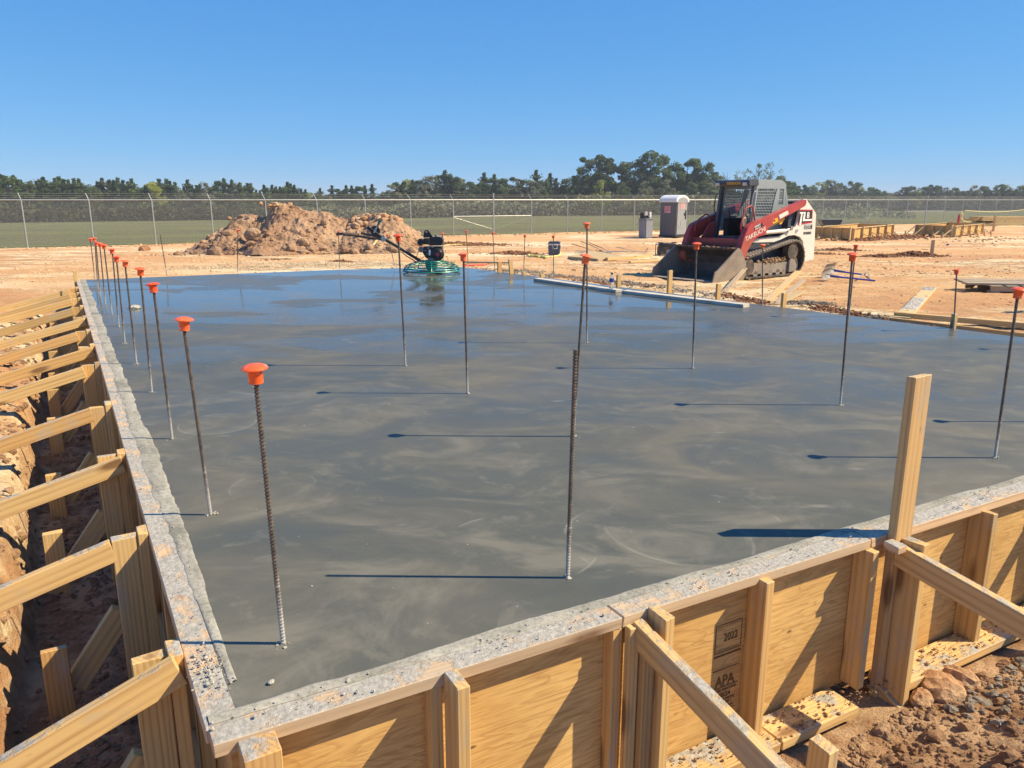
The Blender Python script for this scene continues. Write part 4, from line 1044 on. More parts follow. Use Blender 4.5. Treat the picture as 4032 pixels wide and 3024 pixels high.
def crust(n, x0, x1, y0, y1, s0, s1):
    out = []
    for _ in range(n):
        x, y = random.uniform(x0, x1), random.uniform(y0, y1)
        if LOB(x * 3, 180 + (y * 1.7) % 300) < -.02 and random.random() < .8: continue
        P = at(x, y, -.42); k = P.y / 15.0
        out.append(((P.x, P.y, -.006), random.uniform(s0, s1) * (.5 + .5 * k)))
    return out
scatter('clay_crust', crust(5200, 0, 2212, 508, 600, .012, .05) + crust(4200, 1400, 2212, 560, 725, .008, .032) + crust(900, 0, 170, 590, 640, .008, .03), M_CRUST, 'broken dried clay crust covering the open ground', 1, .45, 'crust')
scatter('fence_line_clods', [((fence_pt(i).x - FOUT.x * random.uniform(.3, 2.2), fence_pt(i).y - FOUT.y * random.uniform(.3, 2.2), .01), random.uniform(.03, .09)) for i in np.random.uniform(0, 20, 500)], M_ROCK, 'clods left along the foot of the fence', cat='clods')
# near rubble right of the near form and in the trench
out = []
for _ in range(7500):
    s = random.uniform(.3, 6.2); r = .14 + abs(random.gauss(0, .45)); P = FWp(s, r, 0)
    if r < .16: continue
    out.append(((P.x, P.y, 0.0), abs(random.gauss(.004, .006)) + .002))
for _ in range(70):
    s = random.uniform(2.3, 4.6); r = random.uniform(.17, .9); P = FWp(s, r, 0); out.append(((P.x, P.y, 0.0), random.uniform(.016, .034)))
scatter('soil_rubble', out, M_SOIL, 'loose soil lumps and stones outside the near form wall', 2, .75, 'rubble')
out = []
for _ in range(260):
    s = random.uniform(2.75, 3.9); r = .2 + abs(random.gauss(0, .16)); P = FWp(s, r, 0); out.append(((P.x, P.y, .004), abs(random.gauss(.007, .008)) + .003))
scatter('grey_rubble', out, M_GREYROCK, 'grey concrete spill and stones outside the near form wall', 2, .75, 'rubble')
out = []
for _ in range(2300):
    wv = 1.2 + 9 * random.random() ** 1.7; q = random.uniform(-.30, .14); P = W(q, wv, 0); out.append(((P.x, P.y, 0.0), abs(random.gauss(.006, .009)) + .003))
for _ in range(1500):
    wv = 1.6 + 11 * random.random() ** 1.5; q = -.33 - abs(random.gauss(0, .4)); P = W(q, wv, 0); out.append(((P.x, P.y, 0.0), abs(random.gauss(.007, .012)) + .003))
scatter('trench_rubble', out, M_SOIL, 'clay crumbs lying in the trench and on the bank along the left form', 2, .75, 'rubble')
# soil caught on the bottom plate
out = []
for _ in range(1600):
    s = random.uniform(1.5, 5.5); P = FWp(s, random.uniform(-.03, .10), -PIT + .052 + .004 * random.random()); out.append((tuple(P), abs(random.gauss(.0015, .0025)) + .001))
scatter('soil_on_plate', out, M_SOIL, 'soil crumbs lying on the bottom plate of the near form', 1, .6, 'soil', False)
for (px, py, s, lab) in ((2065, 1478, .075, 'pale rounded clay boulder below the right stud of the near form'), (2030, 1500, .09, 'brown boulder between the bottom plate and the grey rubble'), (1990, 1520, .05, 'grey stone beside the brown boulder near the form')):
    P = at(px, py, -.70); P.z = gzf(P.x, P.y) + .01; lump('boulder', P, s, M_ROCK, lab, 'boulder', .7)

# ------------------------------------------------------------------ compact track loader
GL = -.38
TL = thing('track_loader', (4.14, 15.76, GL), 'compact track loader with red boom, white rear towers and wide dark bucket on the ground', 'track loader', rz=math.atan2(.6, .8))
def loader():
    T = TL
    # bucket
    b = MB()
    back = [(.02, .0), (.45, .0), (.80, .03), (.93, .12), (.93, .30), (.86, .46), (.72, .60), (.70, .655), (.78, .66), (.80, .60), (.95, .46), (.985, .30), (.985, .08), (.84, -.012), (.02, -.014)]
    b.prism([(s, z + .016) for s, z in back], .02, 1.66); b.build('bucket_shell', M_DARKSTEEL, T, bevel=.004)
    side = [(-.10, .0), (.92, .0), (1.0, .10), (.985, .34), (.80, .62), (.72, .67), (.66, .66), (.05, .235), (-.02, .21), (-.06, .06)]
    for t0, t1 in ((-.012, .020), (1.66, 1.692)): MB().prism([(s, z + .002) for s, z in side], t0, t1).build('bucket_side', M_EDGESTEEL, T, bevel=.003)
    c = MB().box((-.13, .05, .004), (.06, 1.63, .026)); c.build('cutting_edge', M_FRAMEG, T, bevel=.003)
    for t in (.25, .42, .78, 1.14, 1.5): MB().lathe([(0, .04), (.018, .036), (.022, .026)], (-.08, t, 0), 10).build('bolt', M_FRAMEG, T)
    pts = [(random.uniform(.66, .80), random.uniform(.05, 1.62), .665) for _ in range(150)]
    V, Fc = rocks(pts, [abs(random.gauss(.012, .012)) + .004 for _ in pts], 1, .7, .3); npmesh('dried_mud', V, Fc, M_PILE, T)['kind'] = 'stuff'
    # tracks
    loop = [(1.12, .02), (1.30, .0), (2.80, .0), (2.98, .04), (3.12, .17), (3.19, .36), (3.14, .56), (3.02, .70), (2.84, .775), (2.70, .77), (1.22, .50), (1.08, .46), (1.00, .36), (.985, .24), (1.02, .10)]
    def smooth(L_, it=2):
        for _ in range(it):
            N = []
            for i in range(len(L_)):
                a, b_ = L_[i], L_[(i + 1) % len(L_)]; N += [(a[0] * .75 + b_[0] * .25, a[1] * .75 + b_[1] * .25), (a[0] * .25 + b_[0] * .75, a[1] * .25 + b_[1] * .75)]
            L_ = N
        return L_
    lp = smooth(loop)
    def inset(L_, d):
        cx_, cz_ = 2.0, .33; out = []
        n = len(L_)
        for i in range(n):
            a, c_ = L_[i - 1], L_[(i + 1) % n]; dx, dz = c_[0] - a[0], c_[1] - a[1]; l = math.hypot(dx, dz) or 1; out.append((L_[i][0] - dz / l * d, L_[i][1] + dx / l * d))
        return out
    for t0 in (0.03, 1.33):
        t1 = t0 + .32; inn = inset(lp, .038); mb = MB(); n = len(lp)
        vs = [(s, t, z) for t in (t0, t1) for (s, z) in lp] + [(s, t, z) for t in (t0, t1) for (s, z) in inn]
        fs = []
        for i in range(n):
            j = (i + 1) % n
            fs += [(i, j, n + j, n + i), (2 * n + i, 3 * n + i, 3 * n + j, 2 * n + j), (i, 2 * n + i, 2 * n + j, j), (n + i, n + j, 3 * n + j, 3 * n + i)]
        mb.add(vs, fs); o_t = thing_part('rubber_track', mb, M_RUBBER, T)
        # lugs along the loop
        lens = [0]
        for i in range(n): a, c_ = lp[i], lp[(i + 1) % n]; lens.append(lens[-1] + math.hypot(c_[0] - a[0], c_[1] - a[1]))
        tot = lens[-1]; k = int(tot / .095); lg = MB()
        for q in range(k):
            u = q * tot / k; i = max(j for j in range(n) if lens[j] <= u); a, c_ = lp[i], lp[(i + 1) % n]; f_ = (u - lens[i]) / max(1e-6, lens[i + 1] - lens[i])
            s, z = a[0] + (c_[0] - a[0]) * f_, a[1] + (c_[1] - a[1]) * f_; l = math.hypot(c_[0] - a[0], c_[1] - a[1]); dx, dz = (c_[0] - a[0]) / l, (c_[1] - a[1]) / l
            nx_, nz_ = dz, -dx
            if z < .012: continue
            for (ta, tb, sh) in ((t0 - .004, t0 + .13, 0), (t0 + .19, t1 + .004, .035)):
                p = [(s + dx * (e + sh) + nx_ * h_, t, z + dz * (e + sh) + nz_ * h_) for t in (ta, tb) for (e, h_) in ((-.026, -.002), (.026, -.002), (.018, .018), (-.018, .018))]
                lg.add(p, [(0, 1, 2, 3), (7, 6, 5, 4), (0, 4, 5, 1), (1, 5, 6, 2), (2, 6, 7, 3), (3, 7, 4, 0)])
        lg.build('tread_lugs', M_LUG, o_t)
        tm = t0 + .05
        fr = MB().prism([(1.15, .12), (1.32, .085), (2.62, .085), (2.66, .15), (2.66, .30), (1.72, .31), (1.25, .34), (1.14, .30)], tm, tm + .2); fr.build('track_frame', M_FRAMEG, T, bevel=.006)
        for (s, z, r_, nm) in ((1.20, .25, .175, 'idler'), (2.82, .23, .17, 'idler'), (2.76, .53, .19, 'sprocket')):
            w_ = MB().lathe([(0, -.08), (r_ * .35, -.08), (r_ * .38, -.055), (r_ * .86, -.05), (r_, -.04), (r_, .10), (0, .10)], n=28).build(nm, M_RUBBER, T, smooth='a', loc=(s, tm + .09, z)); w_.rotation_euler = (R(-90), 0, 0); w_.rotation_euler = (R(90), 0, 0)
            if nm == 'sprocket':
                MB().lathe([(0, -.092), (.085, -.09), (.10, -.08), (.10, -.05)], n=20).build('hub', M_LAMP, w_, smooth='a').rotation_euler = (R(0), 0, 0)
        for s in (1.45, 1.72, 1.99, 2.26, 2.5):
            r_ = MB().lathe([(0, -.07), (.07, -.07), (.075, -.06), (.075, .09), (0, .09)], n=16).build('roller', M_FRAMEG, T, smooth='a', loc=(s, tm + .09, .085)); r_.rotation_euler = (R(90), 0, 0)
        if t0 < .5:
            MB().prism([(2.60, .07), (2.86, .09), (2.88, .22), (2.80, .34), (2.66, .38), (2.60, .32)], t0 + .0, t0 + .04).build('track_tensioner', M_FRAMEG, T, bevel=.006)
            V, Fc = rocks([(random.gauss(2.2, .25), t0 + random.uniform(.04, .2), .31 + .10 * random.random() * math.exp(-((_ % 40) - 20) ** 2 / 300)) for _ in range(220)], [random.uniform(.012, .038) for _ in range(220)], 1, .8, .3)
            npmesh('packed_soil', V, Fc, M_PILE, T)
    # chassis
    MB().prism([(1.12, .20), (3.15, .20), (3.25, .60), (3.15, .80), (1.35, .80), (1.12, .62)], .36, 1.32).build('chassis', M_CABDARK, T, bevel=.008)
    MB().prism([(2.75, .5), (3.60, .42), (3.62, 1.30), (3.35, 1.50), (2.95, 1.50), (2.75, 1.2)], .24, 1.45).build('engine_housing', M_CABDARK, T, bevel=.01)
    towers = [(1.22, .765), (2.08, .75), (2.35, .80), (2.60, .87), (2.85, .88), (3.05, .83), (3.17, .74), (3.22, .62), (3.28, .26), (3.66, .30), (3.68, .34), (3.61, 1.33), (3.57, 1.38), (3.18, 1.665), (3.06, 1.665), (2.97, 1.58), (2.95, 1.36), (2.90, 1.16), (2.82, 1.06), (2.68, 1.0), (2.31, .87), (1.49, .84)]
    for t0 in (.115, 1.50):
        tw = MB().prism(towers, t0, t0 + .06).build('rear_tower', M_WHITE, T, bevel=.006)
        MB().prism([(3.00, 1.58), (2.72, 1.42), (2.70, 1.1), (2.72, .95), (3.0, .90), (3.15, 1.2)], t0 + .10, t0 + .13).build('tower_web', M_CABDARK, T)
        for (s, z, r_) in ((3.08, 1.59, .050), (2.90, .985, .038)):
            p_ = MB().lathe([(0, -.035), (r_ * .5, -.034), (r_ * .6, -.02), (r_, -.016), (r_, .0)], n=18).build('pivot_pin', M_CHROME, T, smooth='a', loc=(s, t0 - .001 if t0 < 1 else t0 + .062, z)); p_.rotation_euler = (R(-90 if t0 < 1 else 90), 0, 0); p_.rotation_euler = (R(-90), 0, 0) if t0 < 1 else (R(90), 0, 0)
            p_.scale = (1, 1, -1) if False else (1, 1, 1)
    # tower top crossbar and black rear
    MB().cyl((3.08, .1, 1.59), (3.08, 1.6, 1.59), .03).build('pivot_shaft', M_CABDARK, T)
    # boom arms
    arm = [(3.04, 1.655), (2.94, 1.64), (1.56, 1.265), (1.42, 1.24), (1.10, 1.14), (1.02, 1.09), (.90, .88), (.80, .60), (.80, .40), (.84, .34), (.94, .36), (1.05, .60), (1.20, .78), (1.39, .885), (1.64, .92), (1.69, 1.02), (1.88, 1.145), (2.77, 1.43), (3.03, 1.52), (3.07, 1.60)]
    for t0 in (.03, 1.52):
        a_ = MB().prism(arm, t0, t0 + .13).build('boom_arm', M_RED, T, bevel=.008)
        low = [(.905, .87), (.797, .60), (.797, .40), (.838, .335), (.944, .355), (1.055, .60), (1.205, .775), (1.28, .83)]
        MB().prism(low, t0 - .003, t0 + .133).build('boom_knee', M_ORED, T, bevel=.006)
        MB().prism([(1.50, 1.235), (1.60, 1.235), (1.95, 1.235), (1.9, 1.20), (1.45, 1.10)], t0 - .004, t0 + .01).build('boom_rib', M_RED, T)
        ta = t0 - .02 if t0 < 1 else t0 + .1
        MB().cyl((1.66, ta + .06, .965), (2.38, ta + .06, .99), .043, 20).build('lift_cylinder', M_WHITE, T, smooth='a')
        MB().cyl((2.38, ta + .06, .99), (2.62, ta + .06, 1.04), .022, 14).build('cylinder_rod', M_CHROME, T, smooth='a')
        MB().cyl((2.60, ta + .03, 1.04), (2.60, ta + .12, 1.04), .05, 16).build('rod_end', M_FRAMEG, T, smooth='a')
    # yellow boom lock
    MB().prism([(1.79, 1.02), (2.29, 1.17), (2.30, 1.12), (2.36, 1.13), (2.47, 1.24), (2.44, 1.29), (2.30, 1.255), (2.18, 1.205), (1.79, 1.085)], .15, .175).build('boom_lock', M_YEL, T, bevel=.003)
    # cross members between the arms
    MB().box((1.02, .16, .73), (1.16, 1.52, .835)).build('boom_crossbar', M_RED, T, bevel=.01)
    MB().box((1.06, .2, .40), (1.10, 1.48, .735)).build('front_plate', M_RED, T, bevel=.004)
    for t in (.45, .80, 1.15): MB().cyl((1.057, t, .63), (1.062, t, .63), .07, 18).build('plate_hole', M_BLACK, T)
    for t in (.16, 1.40): MB().prism([(.90, .30), (1.10, .30), (1.16, .74), (1.02, .80)], t, t + .10).build('quick_attach_frame', M_RED, T, bevel=.005)
    for t in (.30, 1.30):
        MB().prism([(1.05, .78), (1.35, 1.14), (1.55, 1.18), (1.75, 1.12), (1.45, .80)], t, t + .03).build('boom_inner_plate', M_RED, T)
    MB().cyl((1.30, .34, .95), (1.08, .34, .55), .03, 12).build('tilt_cylinder', M_CABDARK, T); MB().cyl((1.30, 1.32, .95), (1.08, 1.32, .55), .03, 12).build('tilt_cylinder', M_CABDARK, T)
    # guards
    def hoop(name, pts, r_, mat): 
        return MB().tube(pts, r_, 8).build(name, mat, T, smooth='a')
    hoop('hose_guard', [(1.14, .26, .94), (1.09, .26, 1.02), (1.08, .26, 1.14), (1.16, .26, 1.43), (1.22, .26, 1.49), (1.38, .26, 1.53), (1.43, .26, 1.50), (1.47, .26, 1.42), (1.53, .26, 1.26), (1.54, .26, 1.14)], .018, M_RED)
    hoop('hose_guard', [(1.03, 1.45, .98), (1.02, 1.45, 1.08), (1.13, 1.45, 1.22), (1.36, 1.45, 1.33), (1.44, 1.45, 1.33), (1.48, 1.45, 1.28), (1.50, 1.45, 1.17)], .018, M_RED)
    for k in range(7): hoop('hydraulic_hose', [(1.20 + .03 * k, .30 + .012 * k, 1.10), (1.24 + .03 * k, .34, 1.24 + .02 * math.sin(k * 2)), (1.34 + .02 * k, .36, 1.33 + .03 * math.cos(k * 3)), (1.45, .38, 1.20 + .02 * k)], .013, M_BLACK if k % 2 else M_FRAMEG)
    hoop('grab_handle', [(1.66, 1.30, 1.80), (1.60, 1.34, 1.79), (1.56, 1.36, 1.70), (1.53, 1.36, 1.45), (1.56, 1.34, 1.36), (1.62, 1.30, 1.32)], .013, M_BLACK)
    hoop('grab_handle', [(1.66, .37, 1.83), (1.59, .36, 1.82), (1.56, .36, 1.75), (1.52, .36, 1.50), (1.52, .36, 1.40)], .013, M_CABGREY)
    # cab
    tN, tF = .40, 1.25
    def grid(name, P00, P10, P01, nu, nv, th, mat, par):
        P00, P10, P01 = Vector(P00), Vector(P10), Vector(P01); U = P10 - P00; Vv = P01 - P00; mb = MB()
        nrm = U.cross(Vv).normalized()
        for i in range(1, nu): a = P00 + U * i / nu; mb.bar(a, a + Vv, th, th * .6, tuple(nrm))
        for j in range(1, nv): a = P00 + Vv * j / nv; mb.bar(a + nrm * .001, a + U + nrm * .001, th, th * .6, tuple(nrm))
        return mb.build(name, mat, par)
    for t in (tN, tF):
        side_ = MB(); t1 = t + .03
        Pn = lambda s, z: (s, z)
        # frame strips round the openings (window W: 1.76-2.47 x 1.30-1.88, small: 2.57-2.72)
        side_.prism([(1.70, 1.97), (1.74, 2.05), (2.68, 2.06), (2.79, 1.99), (2.80, 1.89), (1.70, 1.885)], t, t1)
        side_.prism([(1.70, 1.884), (1.78, 1.884), (1.71, 1.30), (1.64, 1.30)], t, t1)
        side_.prism([(2.46, 1.885), (2.57, 1.885), (2.55, 1.55), (2.50, 1.30), (2.30, 1.30)], t, t1)
        side_.prism([(2.715, 1.889), (2.80, 1.889), (2.92, 1.55), (2.97, 1.25), (2.50, 1.25), (2.50, 1.30), (2.552, 1.55), (2.73, 1.55)], t, t1)
        side_.prism([(1.64, 1.299), (2.502, 1.299), (2.502, 1.25), (2.9, 1.20), (2.9, 1.0), (1.70, 1.0), (1.60, 1.2)], t, t1)
        sp = side_.build('cab_side', M_CABGREY, T)
        V0 = [(1.78, 1.885), (2.46, 1.885), (2.29, 1.30), (1.71, 1.30)]
        mb = MB()
        for i in range(1, 11):
            f_ = i / 11; a = (V0[0][0] + (V0[1][0] - V0[0][0]) * f_, V0[0][1]); c_ = (V0[3][0] + (V0[2][0] - V0[3][0]) * f_, V0[3][1]); mb.bar((a[0], t + .015, a[1]), (c_[0], t + .015, c_[1]), .013, .01, (0, 1, 0))
        for j in range(1, 10):
            f_ = j / 10; a = (V0[0][0] + (V0[3][0] - V0[0][0]) * f_, V0[0][1] + (V0[3][1] - V0[0][1]) * f_); c_ = (V0[1][0] + (V0[2][0] - V0[1][0]) * f_, a[1]); mb.bar((a[0], t + .0155, a[1]), (c_[0], t + .0155, c_[1]), .013, .01, (0, 1, 0))
        for i in (1, 2, 3): mb.bar((2.565 + i * .038, t + .015, 1.885), (2.552 + i * .044, t + .015, 1.55), .010, .01, (0, 1, 0))
        for j in range(1, 6): mb.bar((2.56, t + .0155, 1.885 - j * .056), (2.73, t + .0155, 1.885 - j * .056), .010, .01, (0, 1, 0))
        mb.build('window_guard', M_CABGREY, sp)
        for j in range(6): MB().cyl((2.775 + j * .012, t - .002, 1.80 - j * .05), (2.775 + j * .012, t + .001, 1.80 - j * .05), .010, 10).build('vent_hole', M_BLACK, sp)
        MB().prism([(1.50, .82), (1.60, .82), (1.66, 1.30), (1.72, 1.98), (1.62, 1.98), (1.545, 1.30)], t - .012, t + .052).build('door_pillar', M_CABDARK, T, bevel=.004)
    MB().prism([(1.50, 1.985), (1.50, 2.05), (1.74, 2.078), (2.66, 2.085), (2.76, 2.04), (2.80, 1.985)], tN + .031, tF - .001).build('cab_roof', M_CABGREY, T, bevel=.012)
    v_ = MB().prism([(1.44, 1.935), (1.40, 2.00), (1.42, 2.052), (1.50, 2.075), (1.735, 2.082), (1.76, 1.955)], tN - .03, tF + .03).build('cab_visor', M_CABDARK, T, bevel=.01)
    for t in (tN + .02, tF - .11): MB().box((1.385, t, 1.945), (1.44, t + .11, 2.015)).build('work_lamp', M_LAMP, T, bevel=.006)
    M = Matrix(((0, 0, -1), (-1, 0, 0), (0, 1, 0))).to_4x4(); M = Matrix.Translation((1.396, .95, 1.972)) @ Matrix(((0, 0, -1), (-1, 0, 0), (0, 1, 0))).to_4x4()
    text('visor_lettering', 'TAKEUCHI', .075, M, M_YEL, v_, .003, 'LEFT', 1.0, 0)
    # rear screen, seat, controls, floor
    grid('rear_screen', (2.74, tN + .05, 1.15), (2.74, tF - .03, 1.15), (2.66, tN + .05, 1.95), 15, 14, .012, M_BLACK, T)
    MB().box((2.0, .60, 1.02), (2.5, 1.06, 1.14)).box((2.40, .60, 1.14), (2.52, 1.06, 1.58)).build('seat', M_CLOTH, T, bevel=.03)
    MB().box((1.52, tN + .03, .80), (2.7, tF, .86)).build('cab_floor', M_CABDARK, T)
    MB().box((1.75, tN + .03, .86), (2.35, tN + .16, 1.25)).box((1.75, tF - .13, .86), (2.35, tF, 1.25)).build('armrest_console', M_CLOTH, T, bevel=.02)
    for t in (tN + .12, tF - .10): MB().cyl((1.85, t, 1.25), (1.80, t, 1.42), .016, 10).build('control_lever', M_BLACK, T)
    MB().box((2.72, tN + .03, .9), (2.76, tF, 1.18)).build('rear_bulkhead', M_CABDARK, T)
    # decals and lettering, lying on the near arm and tower faces (t = .03 / .115)
    def face_text(s_, sz_, p0, p1, t, mat, nm, stretch=1.0):
        d = Vector((p1[0] - p0[0], 0, p1[1] - p0[1])).normalized(); n_ = Vector((0, -1, 0)); u = n_.cross(d) 
        u = Vector((-d.z, 0, d.x)); M = Matrix((d, u, n_)).transposed().to_4x4(); M.translation = Vector((p0[0], t, p0[1])); return text(nm, s_, sz_, M, mat, T, .0015, 'LEFT', stretch)
    face_text('TAKEUCHI', .135, (.965, .80), (1.69, 1.035), .027, M_CREAM, 'boom_lettering', 1.08)
    def decal(q, t, mat, nm, par=T): vs = [(s, t, z) for s, z in q] + [(s, t + .002, z) for s, z in q]; return MB().add(vs, [(0, 1, 2, 3), (7, 6, 5, 4), (0, 4, 5, 1), (1, 5, 6, 2), (2, 6, 7, 3), (3, 7, 4, 0)]).build(nm, mat, par)
    decal([(2.06, 1.33), (2.37, 1.425), (2.41, 1.35), (2.11, 1.25)], .0265, M_WHITE, 'instruction_decal')
    decal([(1.83, 1.225), (2.01, 1.28), (2.05, 1.20), (1.87, 1.15)], .0265, M_YEL, 'warning_decal')
    decal([(1.885, 1.205), (1.925, 1.245), (1.95, 1.20), (1.89, 1.19)], .0245, M_BLACK, 'warning_triangle')
    s1 = decal([(1.22, 1.10), (1.48, 1.18), (1.54, 1.11), (1.24, 1.03)], .0255, M_BLACK, 'dealer_decal')
    face_text('INFINITY', .052, (1.235, 1.07), (1.49, 1.145), .0235, M_WTEXT, 'dealer_lettering', 1.0)
    face_text('803-466-3778', .034, (1.26, 1.035), (1.52, 1.112), .0235, M_WTEXT, 'dealer_number', .95)
    # tower badge TL8
    decal([(2.963, 1.44), (3.455, 1.435), (3.475, 1.14), (2.905, 1.10)], .110, M_BADGER, 'tower_badge')
    decal([(2.97, 1.415), (3.43, 1.41), (3.445, 1.17), (2.915, 1.135)], .107, M_BLACK, 'tower_badge')
    for q in ([(2.955, 1.385), (3.10, 1.385), (3.10, 1.35), (2.947, 1.35)], [(3.01, 1.352), (3.06, 1.352), (3.035, 1.10), (2.965, 1.10)], [(3.12, 1.385), (3.175, 1.385), (3.16, 1.225), (3.09, 1.225)], [(3.09, 1.226), (3.45, 1.228), (3.452, 1.188), (3.085, 1.184)]):
        decal(q, .1045, M_WTEXT, 'badge_letter_stroke')
    face_text('8', .185, (3.225, 1.252), (3.4, 1.252), .104, M_WTEXT, 'badge_number', 1.15)
    decal([(3.17, 1.11), (3.50, 1.11), (3.505, 1.0), (3.17, 1.0)], .1105, M_WTEXT, 'dealer_decal')
    decal([(3.18, 1.105), (3.49, 1.105), (3.495, 1.005), (3.18, 1.005)], .1085, M_BLACK, 'dealer_decal')
    face_text('INFINITY', .052, (3.20, 1.06), (3.5, 1.06), .1065, M_WTEXT, 'dealer_lettering', 1.15)
    face_text('803-466-3778', .034, (3.20, 1.018), (3.5, 1.018), .1065, M_WTEXT, 'dealer_number', 1.1)
    face_text('808885', .088, (3.165, .885), (3.5, .885), .1125, M_BLACK, 'fleet_number', 1.22)
def thing_part(name, mb, mat, par): return mb.build(name, mat, par)
loader()

# ------------------------------------------------------------------ walk-behind power trowel
def trowel():
    c0 = at(926, 590, .03); Rr = .49; c = Vector((c0.x, c0.y + Rr + .02, 0))
    T = thing('power_trowel', c, 'walk-behind power trowel with teal ring guard and black petrol engine resting on the wet slab', 'power trowel')
    def ring(z, r_, th, n=32): return [(r_ * math.cos(2 * math.pi * k / n), r_ * math.sin(2 * math.pi * k / n), z) for k in range(n + 1)], th
    g = MB()
    for z, r_, th in ((.035, Rr + .02, .014), (.075, Rr + .0, .008), (.115, Rr - .03, .008), (.15, Rr - .10, .007), (.18, Rr - .18, .008), (.20, Rr - .27, .010)):
        p, t = ring(z, r_, th); g.tube(p, t, 6, False)
    for k in range(12):
        a = 2 * math.pi * k / 12 + .1; ca, sa = math.cos(a), math.sin(a)
        g.tube([((Rr + .02) * ca, (Rr + .02) * sa, .035), (Rr * ca, Rr * sa, .08), ((Rr - .06) * ca, (Rr - .06) * sa, .135), ((Rr - .27) * ca, (Rr - .27) * sa, .20), (.09 * ca, .09 * sa, .21)], .007, 5)
    g.build('ring_guard', M_TEAL, T, smooth='a')
    MB().lathe([(0, .21), (.10, .21), (.12, .17), (.10, .06), (.05, .03), (0, .03)], n=20).build('gearbox', M_TEAL, T, smooth='a')
    for k in range(4):
        a = k * math.pi / 2 + .5; d = Vector((math.cos(a), math.sin(a), 0)); n_ = Vector((-d.y, d.x, .18))
        MB().bar(d * .08 + Vector((0, 0, .012)), d * (Rr - .03) + Vector((0, 0, .012)), .14, .004, (-.14 * d.y, .14 * d.x, 1)).build('trowel_blade', M_FRAMEG, T)
    z0 = .21
    MB().box((-.05, -.12, z0), (.16, .12, z0 + .05)).build('engine_mount', M_ENGINE, T, bevel=.005)
    MB().prism([(-.09, z0 + .05), (.02, z0 - .0), (.16, z0 + .02), (.21, z0 + .12), (.20, z0 + .25), (-.13, z0 + .25), (-.15, z0 + .16)], -.11, .12).build('engine_block', M_BLACK, T, bevel=.012)
    rc = MB().lathe([(0, .05), (.07, .048), (.085, .035), (.108, .02), (.115, 0)], n=28).build('recoil_cover', M_BLACK, T, smooth='a', loc=(.13, -.125, z0 + .12)); rc.rotation_euler = (R(90), 0, 0)
    for r_ in (.05, .085): pass
    MB().cyl((.13, -.178, z0 + .12), (.13, -.176, z0 + .12), .035, 20).build('cover_badge', M_REDTXT, T)
    MB().box((-.03, -.15, z0 + .10), (.0, -.125, z0 + .2)).build('oil_decal', M_WTEXT, T)
    MB().prism([(-.03, z0 + .27), (.21, z0 + .27), (.225, z0 + .30), (.22, z0 + .39), (.19, z0 + .42), (.0, z0 + .42), (-.03, z0 + .40)], -.13, .14).build('fuel_tank', M_BLACK, T, bevel=.02)
    MB().lathe([(0, .03), (.03, .03), (.035, .02), (.035, 0)], (.10, 0, z0 + .415), 16).build('fuel_cap', M_ENGINE, T, smooth='a')
    MB().box((-.12, -.16, z0 + .29), (-.01, -.02, z0 + .40)).build('air_cleaner', M_RUBBER, T, bevel=.012)
    MB().box((-.23, -.14, z0 + .27), (-.125, .12, z0 + .385)).build('muffler', M_BLACK, T, bevel=.02)
    ca = MB().lathe([(0, .02), (.045, .02), (.05, 0)], n=18).build('carburettor', M_ENGINE, T, smooth='a', loc=(-.17, -.11, z0 + .20)); ca.rotation_euler = (R(90), 0, 0)
    for x_, z_ in ((-.10, .18), (-.05, .22), (.03, .24), (-.07, .12)): MB().cyl((x_, -.14, z0 + z_), (x_ + .03, -.13, z0 + z_ + .01), .014, 10).build('engine_bolt', M_ENGINE, T)
    MB().prism([(-.14, z0 + .40), (.04, z0 + .41), (-.02, z0 + .50), (-.04, z0 + .53), (-.07, z0 + .545), (-.10, z0 + .53), (-.12, z0 + .50)], .0, .02).build('lifting_bracket', M_BLACK, T, bevel=.003)
    MB().cyl((-.075, -.004, z0 + .505), (-.075, .001, z0 + .505), .018, 14).build('bracket_badge', M_PINK, T)
    # handle
    MB().tube([(-.20, -.02, .205), (-.70, -.05, .52), (-.84, -.05, .60), (-1.11, -.06, .80)], .027, 10).build('handle_tube', M_BLACK, T, smooth='a')
    MB().tube([(-.28, -.03, .19), (-.45, -.04, .30), (-.52, -.05, .36)], .010, 6).build('control_rod', M_BLACK, T)
    MB().tube([(-.84, -.06, .585), (-1.10, -.12, .615), (-1.30, -.16, .655), (-1.42, -.18, .672)], .019, 8).build('handlebar', M_BLACK, T, smooth='a')
    MB().tube([(-1.30, -.16, .665), (-1.52, -.20, .690)], .030, 8).build('hand_grip', M_RUBBER, T, smooth='a')
    MB().tube([(-1.52, -.20, .690), (-1.60, -.21, .69), (-1.64, -.21, .68)], .020, 8).build('grip_lever', M_BLACK, T, smooth='a')
    MB().tube([(-.84, .0, .60), (-1.08, .2, .64), (-1.3, .3, .68)], .019, 8).build('handlebar', M_BLACK, T, smooth='a')
    MB().box((-.885, -.085, .555), (-.80, -.015, .63)).build('clamp', M_GALV, T, bevel=.008)
    hd = MB().lathe([(0, .012), (.085, .01), (.09, 0), (.085, -.01), (0, -.012)], n=26).build('pitch_wheel', M_BLACK, T, smooth='a', loc=(-.985, -.03, .735)); hd.rotation_euler = (R(90), 0, 0)
    MB().bar((-1.0, -.085, .70), (-.93, -.085, .82), .03, .012, (0, 1, 0)).build('pitch_lever', M_GALV, T)
    MB().prism([(-.945, .80), (-.92, .90), (-.885, .93), (-.86, .905), (-.90, .84), (-.925, .79)], -.095, -.075).build('lever_paddle', M_TEAL, T, bevel=.004)
    MB().tube([(-.90, -.085, .92), (-.95, -.085, .945), (-1.0, -.085, .965), (-1.01, -.085, 1.0)], .008, 6).build('lever_hook', M_CABDARK, T)
